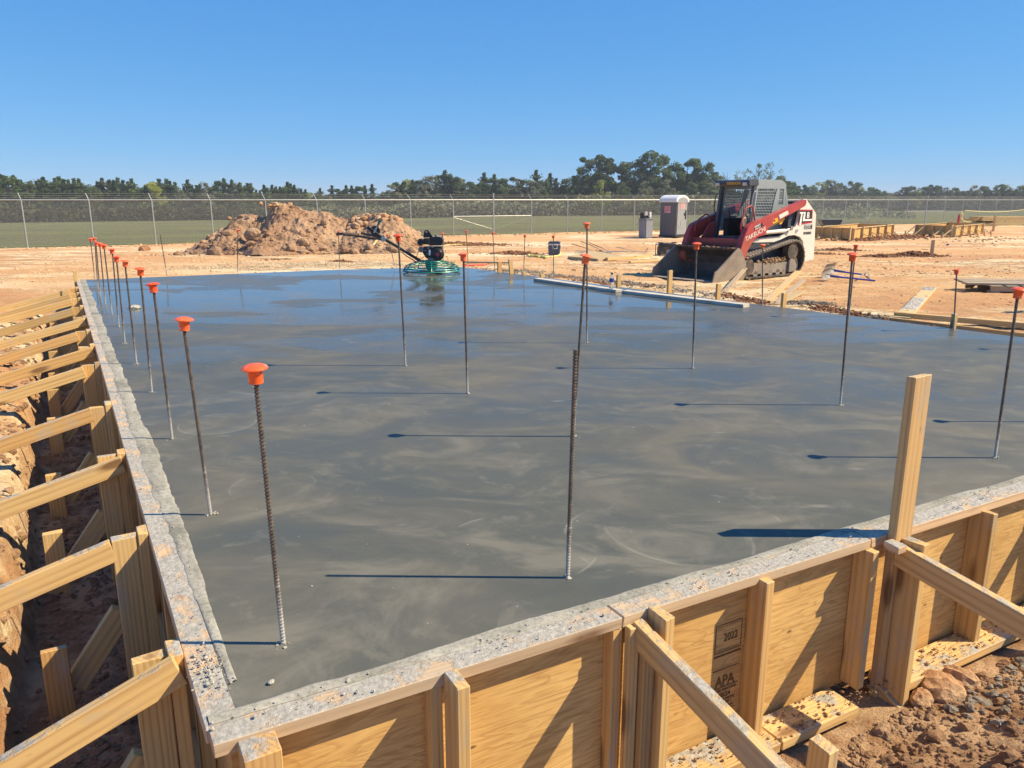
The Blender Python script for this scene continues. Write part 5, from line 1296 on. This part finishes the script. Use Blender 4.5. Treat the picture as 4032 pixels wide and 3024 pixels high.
    for a, b_ in (((-.30, .1, .21), (-.22, .08, .42)), ((-.22, .05, .21), (-.14, .03, .27))): MB().tube([a, b_], .006, 5).build('throttle_cable', M_BLACK, T)
trowel()

# ------------------------------------------------------------------ portable toilet and hand wash stand
def toilet():
    gzp = -.80
    A = at(1419, 510, gzp); Bm = at(1457, 513, gzp); 
    c = at(1453, 511.2, gzp); T = thing('portable_toilet', c, 'dark grey portable toilet cabin with white domed roof standing before the fence', 'portable toilet', rz=R(43))
    w2, d2, h = .55, .55, 1.98
    # body: local -y is the door face (turned to the right), -x the long side seen on the left
    MB().box((-w2, -d2, .06), (w2, d2, h)).build('cabin_wall', M_POTTY, T, bevel=.03)
    MB().box((-w2 - .03, -d2 - .03, .0), (w2 + .03, d2 + .03, .10)).build('base_skid', M_BLACK, T, bevel=.01)
    dp = [(-.46, .14), (.46, .14), (.46, 1.95), (.40, 2.06), (.26, 2.14), (.0, 2.17), (-.26, 2.14), (-.40, 2.06), (-.46, 1.95)]
    door = MB().prism(dp, -d2 - .035, -d2 + .002).build('door', M_POTTYD, T, bevel=.012)
    MB().prism([(-.30, .5), (.28, .5), (.28, .72), (.05, .72), (-.02, .95), (-.12, .95), (-.12, .62), (-.30, .62)], -d2 - .045, -d2 - .034).build('door_moulding', M_POTTYD, door, bevel=.01)
    MB().box((.30, -d2 - .075, 1.0), (.34, -d2 - .036, 1.50)).build('door_handle', M_BLACK, door)
    MB().box((.16, -d2 - .05, 1.20), (.24, -d2 - .036, 1.34)).build('door_latch', M_BLACK, door)
    for s in (-1, 1): pass
    rf = [(-.63, 1.94), (.63, 1.94), (.63, 2.02), (.60, 2.14), (.42, 2.26), (.18, 2.33), (0, 2.34), (-.18, 2.33), (-.42, 2.26), (-.60, 2.14), (-.63, 2.02)]
    MB().prism(rf, -d2 - .05, d2 + .05).build('roof', M_POTTYR, T, bevel=.02)
    arch = [(-.50, 1.9), (.50, 1.9), (.50, 1.98), (.42, 2.10), (.24, 2.19), (0, 2.22), (-.24, 2.19), (-.42, 2.10), (-.50, 1.98)]
    MB().prism(arch, -d2 - .058, -d2 - .045).build('roof_arch_panel', M_POTTYD, T)
    for y in (-.45, -.2, .05, .3): MB().box((-.62, y, 2.11), (-.50, y + .14, 2.165)).build('roof_vent', M_POTTYR, T, bevel=.02)
    for y in (-.42, -.14, .14, .42): MB().box((-w2 - .012, y - .03, .35), (-w2 + .001, y + .03, 1.25)).build('wall_rib', M_POTTY, T, bevel=.006)
    n1 = MB().box((-w2 - .016, -.16, 1.35), (-w2 - .002, .24, 1.72)).build('notice', M_PINK, T)
    for k in range(4): MB().box((-w2 - .019, -.12 if k else .0, 1.40 + k * .075), (-w2 - .015, .20 if k else .2, 1.43 + k * .075)).build('notice_print', M_REDTXT, n1)
    n2 = MB().box((-.20, -d2 - .046, 1.58), (.17, -d2 - .034, 1.95)).build('notice', M_PINK, T)
    for k in range(4): MB().box((-.16, -d2 - .049, 1.63 + k * .075), (.13 if k else .1, -d2 - .045, 1.65 + k * .075)).build('notice_print', M_REDTXT, n2)
    c = at(1394, 514, gzp); T = thing('hand_wash_station', c, 'small grey hand wash stand with soap and paper towel dispensers beside the portable toilet', 'wash station', rz=R(43))
    MB().prism([(-.30, 0), (.30, 0), (.34, 1.0), (-.34, 1.0)], -.26, .26).build('cabinet', M_SINK, T, bevel=.03)
    MB().box((-.36, -.30, 1.0), (.36, .30, 1.07)).build('basin_rim', M_SINK, T, bevel=.02)
    MB().box((-.26, -.05, 1.07), (.26, .24, 1.38)).build('dispenser_panel', M_BLACK, T, bevel=.02)
    MB().box((-.28, -.12, 1.22), (.0, -.04, 1.44)).build('towel_dispenser', M_POTTYD, T, bevel=.015)
    MB().cyl((.17, -.12, 1.12), (.17, -.12, 1.42), .075, 14).build('soap_dispenser', M_WTEXT, T, smooth='a')
    MB().box((.24, -.22, .15), (.33, -.12, .4)).build('foot_pump', M_BLACK, T)
toilet()

def cooler():
    P = GP(1198, 551); T = thing('cooler', P, 'dark slate blue cooler box with a pale trim and handle standing on the dirt', 'cooler', rz=R(-8))
    MB().prism([(-.19, .0), (.17, .0), (.20, .34), (-.215, .34)], -.17, .17).build('cooler_body', M_COOLER, T, bevel=.02)
    MB().box((-.23, -.19, .34), (.215, .19, .385)).build('trim', M_COOLERW, T, bevel=.01)
    MB().prism([(-.225, .385), (.21, .385), (.17, .46), (-.19, .46)], -.185, .185).build('lid', M_COOLER, T, bevel=.02)
    f_ = MB()
    for a, b_ in (((-.05, .22), (.11, .24)), ((-.05, .36), (.11, .38)), ((-.05, .24), (-.03, .36)), ((.09, .24), (.11, .36))): f_.box((a[0], -.205, a[1]), (b_[0], -.175, b_[1]))
    f_.build('carry_handle', M_WTEXT, T)
cooler()
def hose(name, pts, r_, mat, lab, cat, lift=.02):
    W_ = [GP(*p) for p in pts]; q = []
    for i in range(len(W_) - 1):
        for k in range(6): q.append(W_[i].lerp(W_[i + 1], k / 6))
    q.append(W_[-1]); q = [(p.x, p.y, gzf(p.x, p.y) + lift) for p in q]
    o = MB().tube(q, r_, 6).build(name, mat, None, smooth='a'); return props(o, lab, cat)
hose('yellow_hose', [(1180, 560), (1162, 556), (1150, 553), (1141, 552), (1145, 556), (1165, 558)], .035, M_YTAPE, 'thick yellow bundled strap lying at the foot of the cooler', 'strap', .03)
hose('yellow_hose', [(1178, 556), (1205, 554), (1212, 550), (1209, 544)], .022, M_YTAPE, 'yellow strap curled round the right of the cooler', 'strap', .02)
hose('caution_tape', [(434, 547), (500, 546), (560, 548), (612, 547), (640, 541)], .010, M_YTAPE, 'yellow caution tape lying along the foot of the dirt pile, left stretch', 'tape', .03)
hose('caution_tape', [(690, 537), (740, 538), (790, 536), (835, 529), (860, 518), (895, 515)], .011, M_YTAPE, 'yellow caution tape lying along the foot of the dirt pile, right stretch', 'tape', .03)
hose('caution_tape', [(905, 529), (960, 531), (1010, 529), (1070, 529), (1100, 529)], .013, M_YTAPE, 'yellow caution tape lying straight across the dirt behind the trowel', 'tape', .05)
hose('red_netting', [(1003, 577), (1030, 574), (1052, 572)], .03, M_ORTAPE, 'crumpled red marking fabric on the dirt right of the power trowel', 'netting', .01)
hose('red_netting', [(1000, 575), (1025, 577), (1045, 575)], .022, M_ORTAPE, 'thin strip of red marking fabric beside the crumpled one right of the trowel', 'netting', .01)
o = board('marker_board', GP(925 + 80, 569) + Vector((0, 0, .04)), GP(1105, 571) + Vector((0, 0, .04)), .09, .04, M_GREYWOOD); props(o, 'long thin board lying on the dirt right of the power trowel', 'board')
o = board('leaning_batten', GP(822, 543) + Vector((0, 0, 0)), GP(822, 543) + Vector((.0, 0, .33)), .09, .05, M_PALEWOOD, up=(1, 0, 0)); props(o, 'short stake standing on the dirt behind the trowel handle', 'stake')
o = board('leaning_batten', atY(806, 530, 24.0), atY(822, 508, 24.4), .06, .04, M_PALEWOOD, up=(0, 1, 0)); props(o, 'pale batten lying slanted on rubble behind the trowel handle', 'batten')

def generator():
    P = GP(1440, 553); T = thing('generator', P, 'black portable generator in a tube frame with two wheels behind the bucket', 'generator', rz=R(10)); T.scale = (.78, .78, .74)
    fr = MB()
    for y in (-.28, .28):
        fr.tube([(-.40, y, .02), (-.40, y, .52), (-.36, y, .56), (.36, y, .56), (.40, y, .52), (.40, y, .05), (-.40, y, .05)], .016, 6)
    for x_ in (-.40, .40): fr.tube([(x_, -.28, .5), (x_, .28, .5)], .016, 6); fr.tube([(x_, -.28, .06), (x_, .28, .06)], .016, 6)
    fr.build('tube_frame', M_BLACK, T, smooth='a')
    MB().prism([(-.30, .40), (.30, .40), (.33, .46), (.28, .56), (-.28, .56), (-.33, .46)], -.24, .24).build('fuel_tank', M_BLACK, T, bevel=.02)
    MB().box((-.37, -.22, .08), (.34, .2, .42)).build('engine', M_RUBBER, T, bevel=.02)
    MB().box((-.12, -.245, .12), (.22, -.21, .30)).build('outlet_panel', M_ENGINE, T, bevel=.005)
    MB().box((.26, -.20, .28), (.36, .1, .46)).build('muffler', M_GALV, T, bevel=.015)
    for x_ in (-.30, .30): MB().box((x_ - .12, -.02, .56), (x_ + .12, .02, .61)).build('lift_handle', M_BLACK, T, bevel=.01)
    for y in (-.30, .30): w_ = MB().lathe([(0, -.03), (.10, -.03), (.12, -.015), (.12, .015), (.10, .03), (0, .03)], n=20).build('wheel', M_RUBBER, T, smooth='a', loc=(.22, y, .11)); w_.rotation_euler = (R(90), 0, 0)
generator()

# ------------------------------------------------------------------ lumber on and around the slab
def gb(name, a, b, w_, t_, mat, lab, cat='board', za=None, zb=None, up=(0, 0, 1), group=None):
    A_ = GP(*a); B_ = GP(*b); A_.z += (za if za is not None else t_ / 2); B_.z += (zb if zb is not None else t_ / 2)
    o = board(name, A_, B_, w_, t_, mat, None, up); return props(o, lab, cat, group)
def sb(name, a, b, w_, t_, mat, lab, cat='board', z=None):
    A_ = at(*a, 0); B_ = at(*b, 0); z = t_ / 2 if z is None else z; A_.z = B_.z = z
    return props(board(name, A_, B_, w_, t_, mat), lab, cat)
o = sb('kneeling_board', (1160, 606), (1338, 632), .14, .040, M_WHITEB, 'left of two long cement-whitened boards lying on the slab, carrying a water bottle', 'kneeling board', .021)
o = sb('kneeling_board', (1350, 633), (1612, 664), .14, .040, M_WHITEB, 'right of two long cement-whitened boards lying on the slab', 'kneeling board', .020)
def bottle():
    P = at(1321, 628, .04); P = at(1321, 624, .04); T = thing('water_bottle', (P.x, P.y, .043), 'clear plastic water bottle with a blue label and dark cap standing on the whitened board', 'bottle')
    MB().lathe([(0, 0), (.030, 0), (.034, .008), (.034, .13), (.033, .15), (.026, .17), (.013, .195), (.013, .205), (0, .205)], n=18).build('bottle_body', M_WATER, T, smooth=True)
    MB().lathe([(.0345, .095), (.0352, .097), (.0352, .142), (.0345, .144)], n=18).build('label_band', M_LABEL, T, smooth=True)
    MB().lathe([(0, .226), (.014, .226), (.0155, .222), (.0155, .200), (.0, .200)], n=14).build('bottle_cap', M_BLACK, T, smooth='a')
bottle()
def stake_up(x, yb, yt, wpx, lab, lean=(0, 0), zb=0.0, rot=.5, mat=None, tk=.038):
    """stake beside the right slab edge: its foot is hidden behind the slab; yb = where it disappears, yt = its top"""
    Bp = at(x, yb, 0); Tp = atY(x + lean[0], yt, Bp.y + .05); wm = wpx * D / F_PX * Bp.y
    o = board('form_stake', (Bp.x - lean[0] * .002, Bp.y + .06, -.35), (Tp.x, Bp.y + .06, Tp.z), wm, tk, mat or M_WOODS, None, up=(math.sin(rot), -math.cos(rot), 0)); return props(o, lab, 'stake')
stake_up(978, 574, 565, 7, 'short stake top visible just beyond the trowel ring at the far slab edge')
stake_up(1079, 586, 566, 9, 'short upright stake at the slab edge left of the leaning stake')
stake_up(1108, 592, 560, 9, 'tilted stake leaning left at the far right slab edge', lean=(-6, 0))
stake_up(1132, 594, 587, 10, 'low broken stake stub at the slab edge')
stake_up(1171, 600, 592, 9, 'splintered stake stub at the slab edge in front of the cooler')
stake_up(1337, 620, 594, 10, 'stake standing at the slab edge just right of the water bottle')
stake_up(1448, 627, 584, 11, 'tallest stake in front of the loader bucket at the slab edge')
stake_up(1553, 641, 613, 11, 'short stake in front of the right corner of the bucket')
stake_up(1695, 661, 633, 11, 'stake at the slab edge right of the bundle of pale planks')
stake_up(2064, 711, 678, 12, 'wide stake right beside the rebar at the right slab edge')
gb('plank', (1560, 642), (1622, 592), .09, .03, M_GREYWOOD, 'grey plank leaning from the slab edge up toward the loader track', za=.05, zb=.30)
gb('plank', (1530, 640), (1605, 616), .14, .03, M_GREYWOOD, 'grey plank lying on the dirt under the leaning one in front of the track')
gb('plank', (1655, 656), (1722, 610), .12, .035, M_PALEWOOD, 'pale plank propped at the slab edge, upper of the fanned bundle', za=.03, zb=.22)
gb('plank', (1672, 660), (1735, 616), .10, .035, M_GREYWOOD, 'grey smeared plank in the middle of the fanned bundle', za=.02, zb=.10)
gb('plank', (1672, 661), (1728, 636), .16, .035, M_PALEWOOD, 'pale wide plank, lowest of the fanned bundle at the slab edge', za=.02, zb=.04)
o = gb('plank', (1946, 694), (2008, 630), .21, .035, M_PALEWOOD, 'pale board smeared with grey concrete lying at the slab edge on the right', za=.04, zb=.06)
q_ = PMq = o.matrix_local
for (a, b_) in ((-.48, -.40), (-.18, .34)):   # mortar smears on the board
    Ln = o.dimensions.x if False else 1.0
def smear(o, x0, x1, w_, seed):
    nx_, ny_ = 24, 12; V = []
    for i in range(nx_ + 1):
        for j in range(ny_ + 1):
            x = x0 + (x1 - x0) * i / nx_ + .03 * math.sin(j * 1.3 + seed) * (1 if i in (0, nx_) else 0); y = (j / ny_ - .5) * w_
            e = min(1, min(i, nx_ - i) / 2) * min(1, min(j, ny_ - j) / 1 + .2); V.append((x, y, .0182 + e * (.004 + .010 * random.random())))
    I = np.arange((nx_ + 1) * (ny_ + 1)).reshape(nx_ + 1, ny_ + 1); Fq = np.stack([I[:-1, :-1].ravel(), I[1:, :-1].ravel(), I[1:, 1:].ravel(), I[:-1, 1:].ravel()], 1)
    return npmesh('mortar_smear', np.array(V), Fq, M_SPLAT, o, smooth=False)
Lb = (GP(2008, 630) - GP(1946, 694)).length
smear(o, Lb * .38, Lb * .5, .205, 1); smear(o, -Lb * .30, Lb * .08, .20, 4)
gb('lumber_beam', (1909, 699), (2260, 740), .04, .06, M_WOOD, 'long beam lying along the right slab edge, nearer of the two', za=.06, zb=.05)
gb('lumber_beam', (1932, 690), (2290, 722), .09, .07, M_WOOD, 'long beam lying on the dirt parallel to the slab, farther of the two', za=.07, zb=.07)
gb('lumber_beam', (2080, 716), (2290, 742), .09, .03, M_PALEWOOD, 'pale flat beam lying against the right slab edge near the picture edge')
gb('wood_offcut', (1895, 697), (1925, 697), .09, .04, M_WOOD, 'short block of wood at the foot of the smeared board', 'offcut')
gb('plank', (1500, 542), (1545, 542), .14, .09, M_GREYWOOD, 'board lying on the dirt left of the loader boom')
gb('timber_log', (1408, 556), (1310, 563), .10, .09, M_PALEWOOD, 'round pale timber lying left of the generator', 'timber')
gb('timber_log', (1450, 562), (1360, 568), .08, .05, M_PALEWOOD, 'pale timber lying in front of the generator', 'timber')
gb('plank', (1150, 537), (1400, 535), .04, .03, M_GREYWOOD, 'thin dark strip of wood lying across the dirt left of the generator')
# plywood-topped platform
def platform(a, b, c_, d_, lab, hgt=.14):
    P = [GP(*p) for p in (a, b, c_, d_)]; z = min(p.z for p in P); cen = sum(P, Vector()) / 4
    T = thing('wooden_platform', (cen.x, cen.y, z), lab, 'platform'); L_ = [(p.x - cen.x, p.y - cen.y) for p in P]
    MB().prism(L_, hgt - .02, hgt, 'xy').build('deck', M_PALEWOOD, T)
    fr = MB(); n = 4
    for i in range(4):
        a_, b_ = Vector((*L_[i], hgt / 2 - .01)), Vector((*L_[(i + 1) % 4], hgt / 2 - .01)); cc = Vector((0, 0, hgt / 2)); sh = lambda p: p * .985
        a2 = Vector((a_.x * .985, a_.y * .985, a_.z)); b2 = Vector((b_.x * .985, b_.y * .985, b_.z)); fr.bar(a2, b2, .04, hgt - .022)
    fr.build('rim_joist', M_GREYWOOD, T)
platform((1227, 560), (1291, 564), (1345, 559), (1280, 550), 'low plywood-topped wooden platform lying on the dirt in the middle distance')
# bundle of loose rebar
RBp = thing('rebar_bundle', GP(1290, 548), 'tangled bundle of dark reinforcing bars lying on the dirt right of the cooler', 'rebar bundle'); iv = PM[RBp.name].inverted()
for (a, za, b_, zb) in (((1240, 549), .03, (1320, 547), .05), ((1250, 546), .05, (1320, 548), .03), ((1235, 538), .35, (1290, 548), .05), ((1255, 535), .45, (1310, 549), .04), ((1260, 547), .04, (1400, 546), .06), ((1245, 545), .10, (1300, 549), .03), ((1300, 545), .06, (1356, 545), .08), ((1330, 536), .25, (1380, 545), .05), ((1270, 536), .42, (1322, 549), .03), ((1391, 545), .02, (1396, 536), .22)):
    A_ = GP(*a); B_ = GP(*b_); 
    A_ = at(a[0], 548.5, A_.z) + Vector((0, random.uniform(-.3, .3), 0)); B_ = at(b_[0], 548.5, A_.z) + Vector((0, random.uniform(-.3, .3), 0))
    MB().tube([iv @ (A_ + Vector((0, 0, za))), iv @ ((A_ + B_) / 2 + Vector((0, 0, (za + zb) / 2 + .02))), iv @ (B_ + Vector((0, 0, zb)))], .014, 5).build('steel_bar', M_REBAR, RBp)

# concrete placers (come-along rakes) with blue handles
def placer(bl, end, lab, flip=1, lift=.0):
    A_ = GP(*bl); B_ = GP(*end); A_.z += .02 + lift; B_.z += .03 + lift
    T = thing('concrete_placer', A_, lab, 'concrete rake', 'two concrete rakes on the dirt'); iv = PM[T.name].inverted(); d = (B_ - A_).normalized()
    MB().tube([iv @ (A_ + Vector((0, 0, .06))), iv @ B_], .017, 10).build('handle', M_BLUE, T, smooth='a')
    # curved sheet-metal blade across the handle
    s_ = Vector((-d.y, d.x, 0)).normalized(); mb = MB(); V = []
    n = 10
    for k in (0, 1):
        for i in range(n + 1):
            a = -1.0 + 2.0 * i / n; off = -d * (.10 * math.cos(a * 1.2)) + Vector((0, 0, .11 + .12 * math.sin(a * 1.2)))
            for e in (-.30, .30): V.append(iv @ (A_ + off + s_ * e * flip + d * (.004 * k)))
    f_ = []
    for k in (0, 1):
        o_ = k * 2 * (n + 1)
        for i in range(n): f_.append((o_ + 2 * i, o_ + 2 * i + 1, o_ + 2 * i + 3, o_ + 2 * i + 2))
    mb.add(V, f_).build('blade', M_ALUM, T)
    MB().tube([iv @ (A_ + Vector((0, 0, .10)) - d * .08), iv @ (A_ + d * .25 + Vector((0, 0, .05)))], .012, 6).build('blade_strut', M_GALV, T)
placer((1792, 608), (1890, 613), 'nearer concrete rake with bent metal blade and long blue handle', lift=.03)
placer((1800, 600), (1868, 604), 'farther concrete rake with raised metal blade and blue handle', lift=.07)
gb('scrap_lath', (1850, 609), (1872, 601), .03, .02, M_GREYWOOD, 'small dark lath lying across the blue handles', 'lath', za=.05, zb=.15)
gb('scrap_lath', (1880, 606), (1874, 597), .03, .02, M_GREYWOOD, 'thin dark lath sticking up behind the blue handles', 'lath', za=.02, zb=.12)
gb('scrap_lath', (1772, 616), (1800, 614), .08, .02, M_PALEWOOD, 'pale offcut lying under the rake blade', 'lath')

# pallet with boards at the right
def pallet():
    A_ = GP(2139, 636); T = thing('wooden_pallet', A_, 'low wooden pallet carrying flat boards at the right picture edge', 'pallet', rz=R(-8))
    for y in (0.0, .5, 1.0):
        MB().prism([(0, .0), (.12, .0), (.16, .05), (.42, .05), (.46, 0), (.80, 0), (.84, .05), (1.1, .05), (1.14, 0), (1.3, 0), (1.3, .13), (0, .13)], y, y + .04).build('stringer', M_GREYWOOD, T)
    for k in range(5): MB().box((k * .26, -.03, .13), (k * .26 + .2, 1.07, .15)).build('deck_slat', M_GREYWOOD, T)
    for k in range(3): MB().box((-.35 + k * .05, .1 + k * .3, .153), (1.6, .35 + k * .3, .185)).build('flat_board', M_GREYWOOD, T)
pallet()
# object out of frame on the right whose pointed shadow falls into view: a stack of boards on trestles
def trestle(P, rz, lab, h=.75, L_=1.0, name='sawhorse', grp=None):
    T = thing(name, P, lab, 'sawhorse', grp, rz=rz)
    MB().box((-L_ / 2, -.045, h - .04), (L_ / 2, .045, h)).build('top_beam', M_WOOD, T)
    for sx in (-1, 1):
        for sy in (-1, 1): MB().bar((sx * (L_ / 2 - .1), sy * .03, h - .05), (sx * (L_ / 2 - .02), sy * .28, 0), .085, .036, (0, 1, 0)).build('leg', M_WOOD, T)
P = GP(2190, 676); P = Vector((8.3, 11.2, g1(8.3, 11.2))); trestle(P, R(20), 'sawhorse just outside the right picture edge whose shadow reaches into view', .7, 1.0)

# two small footing forms
def footing(name_lab, Lp, Cp, Rp, hgt, nL, nR, braceL, braceR, zg):
    A_ = at(*Lp, zg); B_ = at(*Cp, zg); C_ = at(*Rp, zg)
    T = thing('footing_form', B_, name_lab, 'footing form'); iv = PM[T.name].inverted()
    def side(P, Q, n, br, outsign):
        d = (Q - P).normalized(); nrm = Vector((d.y, -d.x, 0)); 
        if nrm.dot(Vector((-P.x, -P.y, 0))) < 0: nrm = -nrm
        MB().bar(iv @ (P + Vector((0, 0, hgt / 2))), iv @ (Q + Vector((0, 0, hgt / 2))), hgt * .98, .02, tuple(nrm)).build('plywood_panel', M_PLY, T)
        MB().bar(iv @ (P + Vector((0, 0, hgt + .005)) + nrm * .03), iv @ (Q + Vector((0, 0, hgt + .005)) + nrm * .03), .09, .038).build('top_plate', M_PALEWOOD, T)
        for k in range(n):
            p = P.lerp(Q, (k + .06) / (n - .88)) + nrm * .06
            MB().bar(iv @ (p + Vector((0, 0, -.05))), iv @ (p + Vector((0, 0, hgt + (.08 if k % 3 == 1 else .0)))), .06, .15, tuple(nrm)).build('stud', M_PALEWOOD, T)
            if k in br:
                MB().bar(iv @ (p + Vector((0, 0, hgt * br[k])) + nrm * .04), iv @ (p + nrm * (.35 + hgt * br[k] * .9) + d * .05 + Vector((0, 0, .02))), .07, .04).build('brace', M_PALEWOOD, T)
                e = p + nrm * (.38 + hgt * br[k] * .9); MB().bar(iv @ (e + Vector((0, 0, -.1))), iv @ (e + nrm * -.06 + Vector((0, 0, .22))), .08, .04, (1, 0, 0)).build('stake', M_PALEWOOD, T)
    side(A_, B_, nL, braceL, -1); side(B_, C_, nR, braceR, 1)
    D_ = A_ + (C_ - B_)
    for (P, Q) in ((A_, D_), (D_, C_)):
        MB().bar(iv @ (P + Vector((0, 0, hgt / 2))), iv @ (Q + Vector((0, 0, hgt / 2))), hgt * .98, .02, (Q - P).normalized().cross(Vector((0, 0, 1)))).build('plywood_panel', M_PLY, T)
        MB().bar(iv @ (P + Vector((0, 0, hgt + .005))), iv @ (Q + Vector((0, 0, hgt + .005))), .09, .038).build('top_plate', M_PALEWOOD, T)
footing('left of two small wooden footing forms standing on the dirt right of the loader', (1757, 514), (1838, 517), (1926, 506), .56, 5, 6, {0: .45, 1: .4, 3: .35}, {1: .42, 2: .5, 3: .35, 4: .35}, -.72)
footing('right of two small wooden footing forms with steep pale braces', (1978, 506), (2058, 510), (2120, 503), .56, 5, 5, {0: .95, 1: .95, 3: .75, 4: .7}, {0: .95, 1: .95, 2: .95, 3: .95}, -.78)
def tub():
    P = GP(1790, 500); T = thing('mortar_tub', P, 'black plastic mortar tub on legs behind the left footing form', 'tub')
    MB().prism([(-.55, .45), (-.75, .80), (.75, .80), (.60, .45)], -.4, .4).build('tub_shell', M_TUB, T, bevel=.03)
    for x_ in (-.45, .45): MB().box((x_ - .03, -.3, 0), (x_ + .03, .3, .45)).build('leg', M_CABDARK, T)
tub()
o = gb('spare_stake', (2012, 549), (2012, 549), .10, .05, M_PALEWOOD, 'x') if False else None
P = GP(2012, 551); o = board('survey_stake', P + Vector((0, 0, -.1)), P + Vector((0, 0, .50)), .11, .045, M_PALEWOOD, None, up=(-.4, -1, 0)); props(o, 'single pale stake standing upright in a ring of dark clods', 'stake')
P = at(2087, 508, -.78); o = board('survey_stake', P + Vector((7.2 - 7.2, .5, 0)) , P + Vector((0, .5, 0.1)), .1, .05, M_WOOD) if False else None
P = at(2145, 500, -.80); o = board('survey_stake', P, P + Vector((0, 0, 1.05)), .12, .10, M_WOOD, None, up=(0, -1, 0)); props(o, 'tall rough stake standing right of the second footing form', 'stake')
def redpost():
    P = at(2077, 500, -.80); T = thing('fire_extinguisher', P + Vector((-.9, 0, 0)), 'red cylinder with yellow tape tied round its top behind the right footing form', 'extinguisher')
    T.location = at(2067.5, 500, -.80); 
    MB().lathe([(0, .55), (.07, .55), (.08, .58), (.08, 1.0), (.05, 1.1), (.03, 1.15), (0, 1.15)], n=14).build('cylinder_body', M_REDTXT, T, smooth='a')
    MB().box((-.05, -.05, 0), (.05, .05, .56)).build('post', M_WOOD, T)
    MB().tube([(0.02, -.12, 1.3), (.16, -.12, 1.1), (.10, -.12, .9), (.3, -.12, .68), (.7, -.2, .62)], .035, 6).build('tape_knot', M_YTAPE, T)
redpost()
A_ = atY(2085, 454.5, 43.5); pts = [A_.lerp(atY(2218, 452, 52), t / 8) + Vector((0, 0, -.12 * math.sin(math.pi * t / 8))) for t in range(9)]
o = MB().tube(pts, .012, 4).build('caution_tape', M_YTAPE, None); props(o, 'yellow caution tape stretched from the red cylinder toward the lumber stack', 'tape')
def lumber():
    P = at(2185, 487, -.86) ; T = thing('lumber_stack', P, 'stack of long boards with pale cut ends behind the right footing form', 'lumber stack', rz=R(12))
    for k in range(9):
        for j in range(5):
            x0 = random.uniform(-.9, -.2) - (4.5 if True else 0) + .25 * k * (k < 5); zz = k * .085
            if k > 6 and j > 3: continue
            MB().box((x0 + 1.2, -.9 + j * .38, zz), (random.uniform(2.0, 2.5), -.9 + j * .38 + .3, zz + .07)).build('plank', M_WOOD if j else M_PALEWOOD, T)
    for k in range(7): MB().box((random.uniform(.6, 1.0), -1.02 - .02 * (k % 2), k * .09), (random.uniform(2.2, 2.5), -.94, k * .09 + .06)).build('plank', M_PALEWOOD, T)
    P = at(2196, 489, -.86); trestle(P + Vector((.8, -1.5, 0)), R(80), 'dark sawhorse standing at the right end of the lumber stack', .95, 1.1)
    P = at(2120, 489, -.86); T = thing('lumber_stack', P, 'low loose pile of boards lying between the right footing form and the lumber stack', 'lumber pile', rz=R(5))
    for k in range(5): MB().box((-1.8 + random.uniform(-.4, .4), k * .3, k * .06), (1.6 + random.uniform(-.4, .4), k * .3 + .25, k * .06 + .09)).build('plank', [M_WOOD, M_PALEWOOD, M_GREYWOOD][k % 3], T)
lumber()
P = GP(1953, 504); lump('tarp_heap', P + Vector((-2.2, 4, .0)), .5, M_TUB, 'low dark tarpaulin heap between the two footing forms', 'tarp', .25)
P = GP(2020, 538); P = GP(2090 - 17, 528)
P = GP(2072 - 0, 528)
f_ = thing('marking_flag', GP(2016 + 17, 534) , 'tiny blue marking flag on the open dirt right of the clod mound', 'flag')
f_.location = GP(2044, 534); MB().box((-.004, -.004, 0), (.004, .004, .14)).build('flag_wire', M_GALV, f_); MB().prism([(.0, .06), (.10, .08), (.09, .15), (.0, .14)], -.002, .002).build('flag_cloth', M_BLUE, f_)

# ------------------------------------------------------------------ the air: thin even haze
hz = bpy.data.materials.new('haze_air'); hz.use_nodes = True; ht_ = hz.node_tree
ht_.nodes.remove(ht_.nodes['Principled BSDF']); pv = ht_.nodes.new('ShaderNodeVolumePrincipled'); pv.inputs['Color'].default_value = (.80, .88, 1, 1); pv.inputs['Density'].default_value = .00038; pv.inputs['Anisotropy'].default_value = .0
ht_.links.new(pv.outputs[0], ht_.nodes['Material Output'].inputs['Volume'])
o = MB().box((-1300, -120, -8), (1300, 1900, 27)).build('haze', hz); props(o, 'thin pale air haze over the whole site', 'haze', kind='stuff')
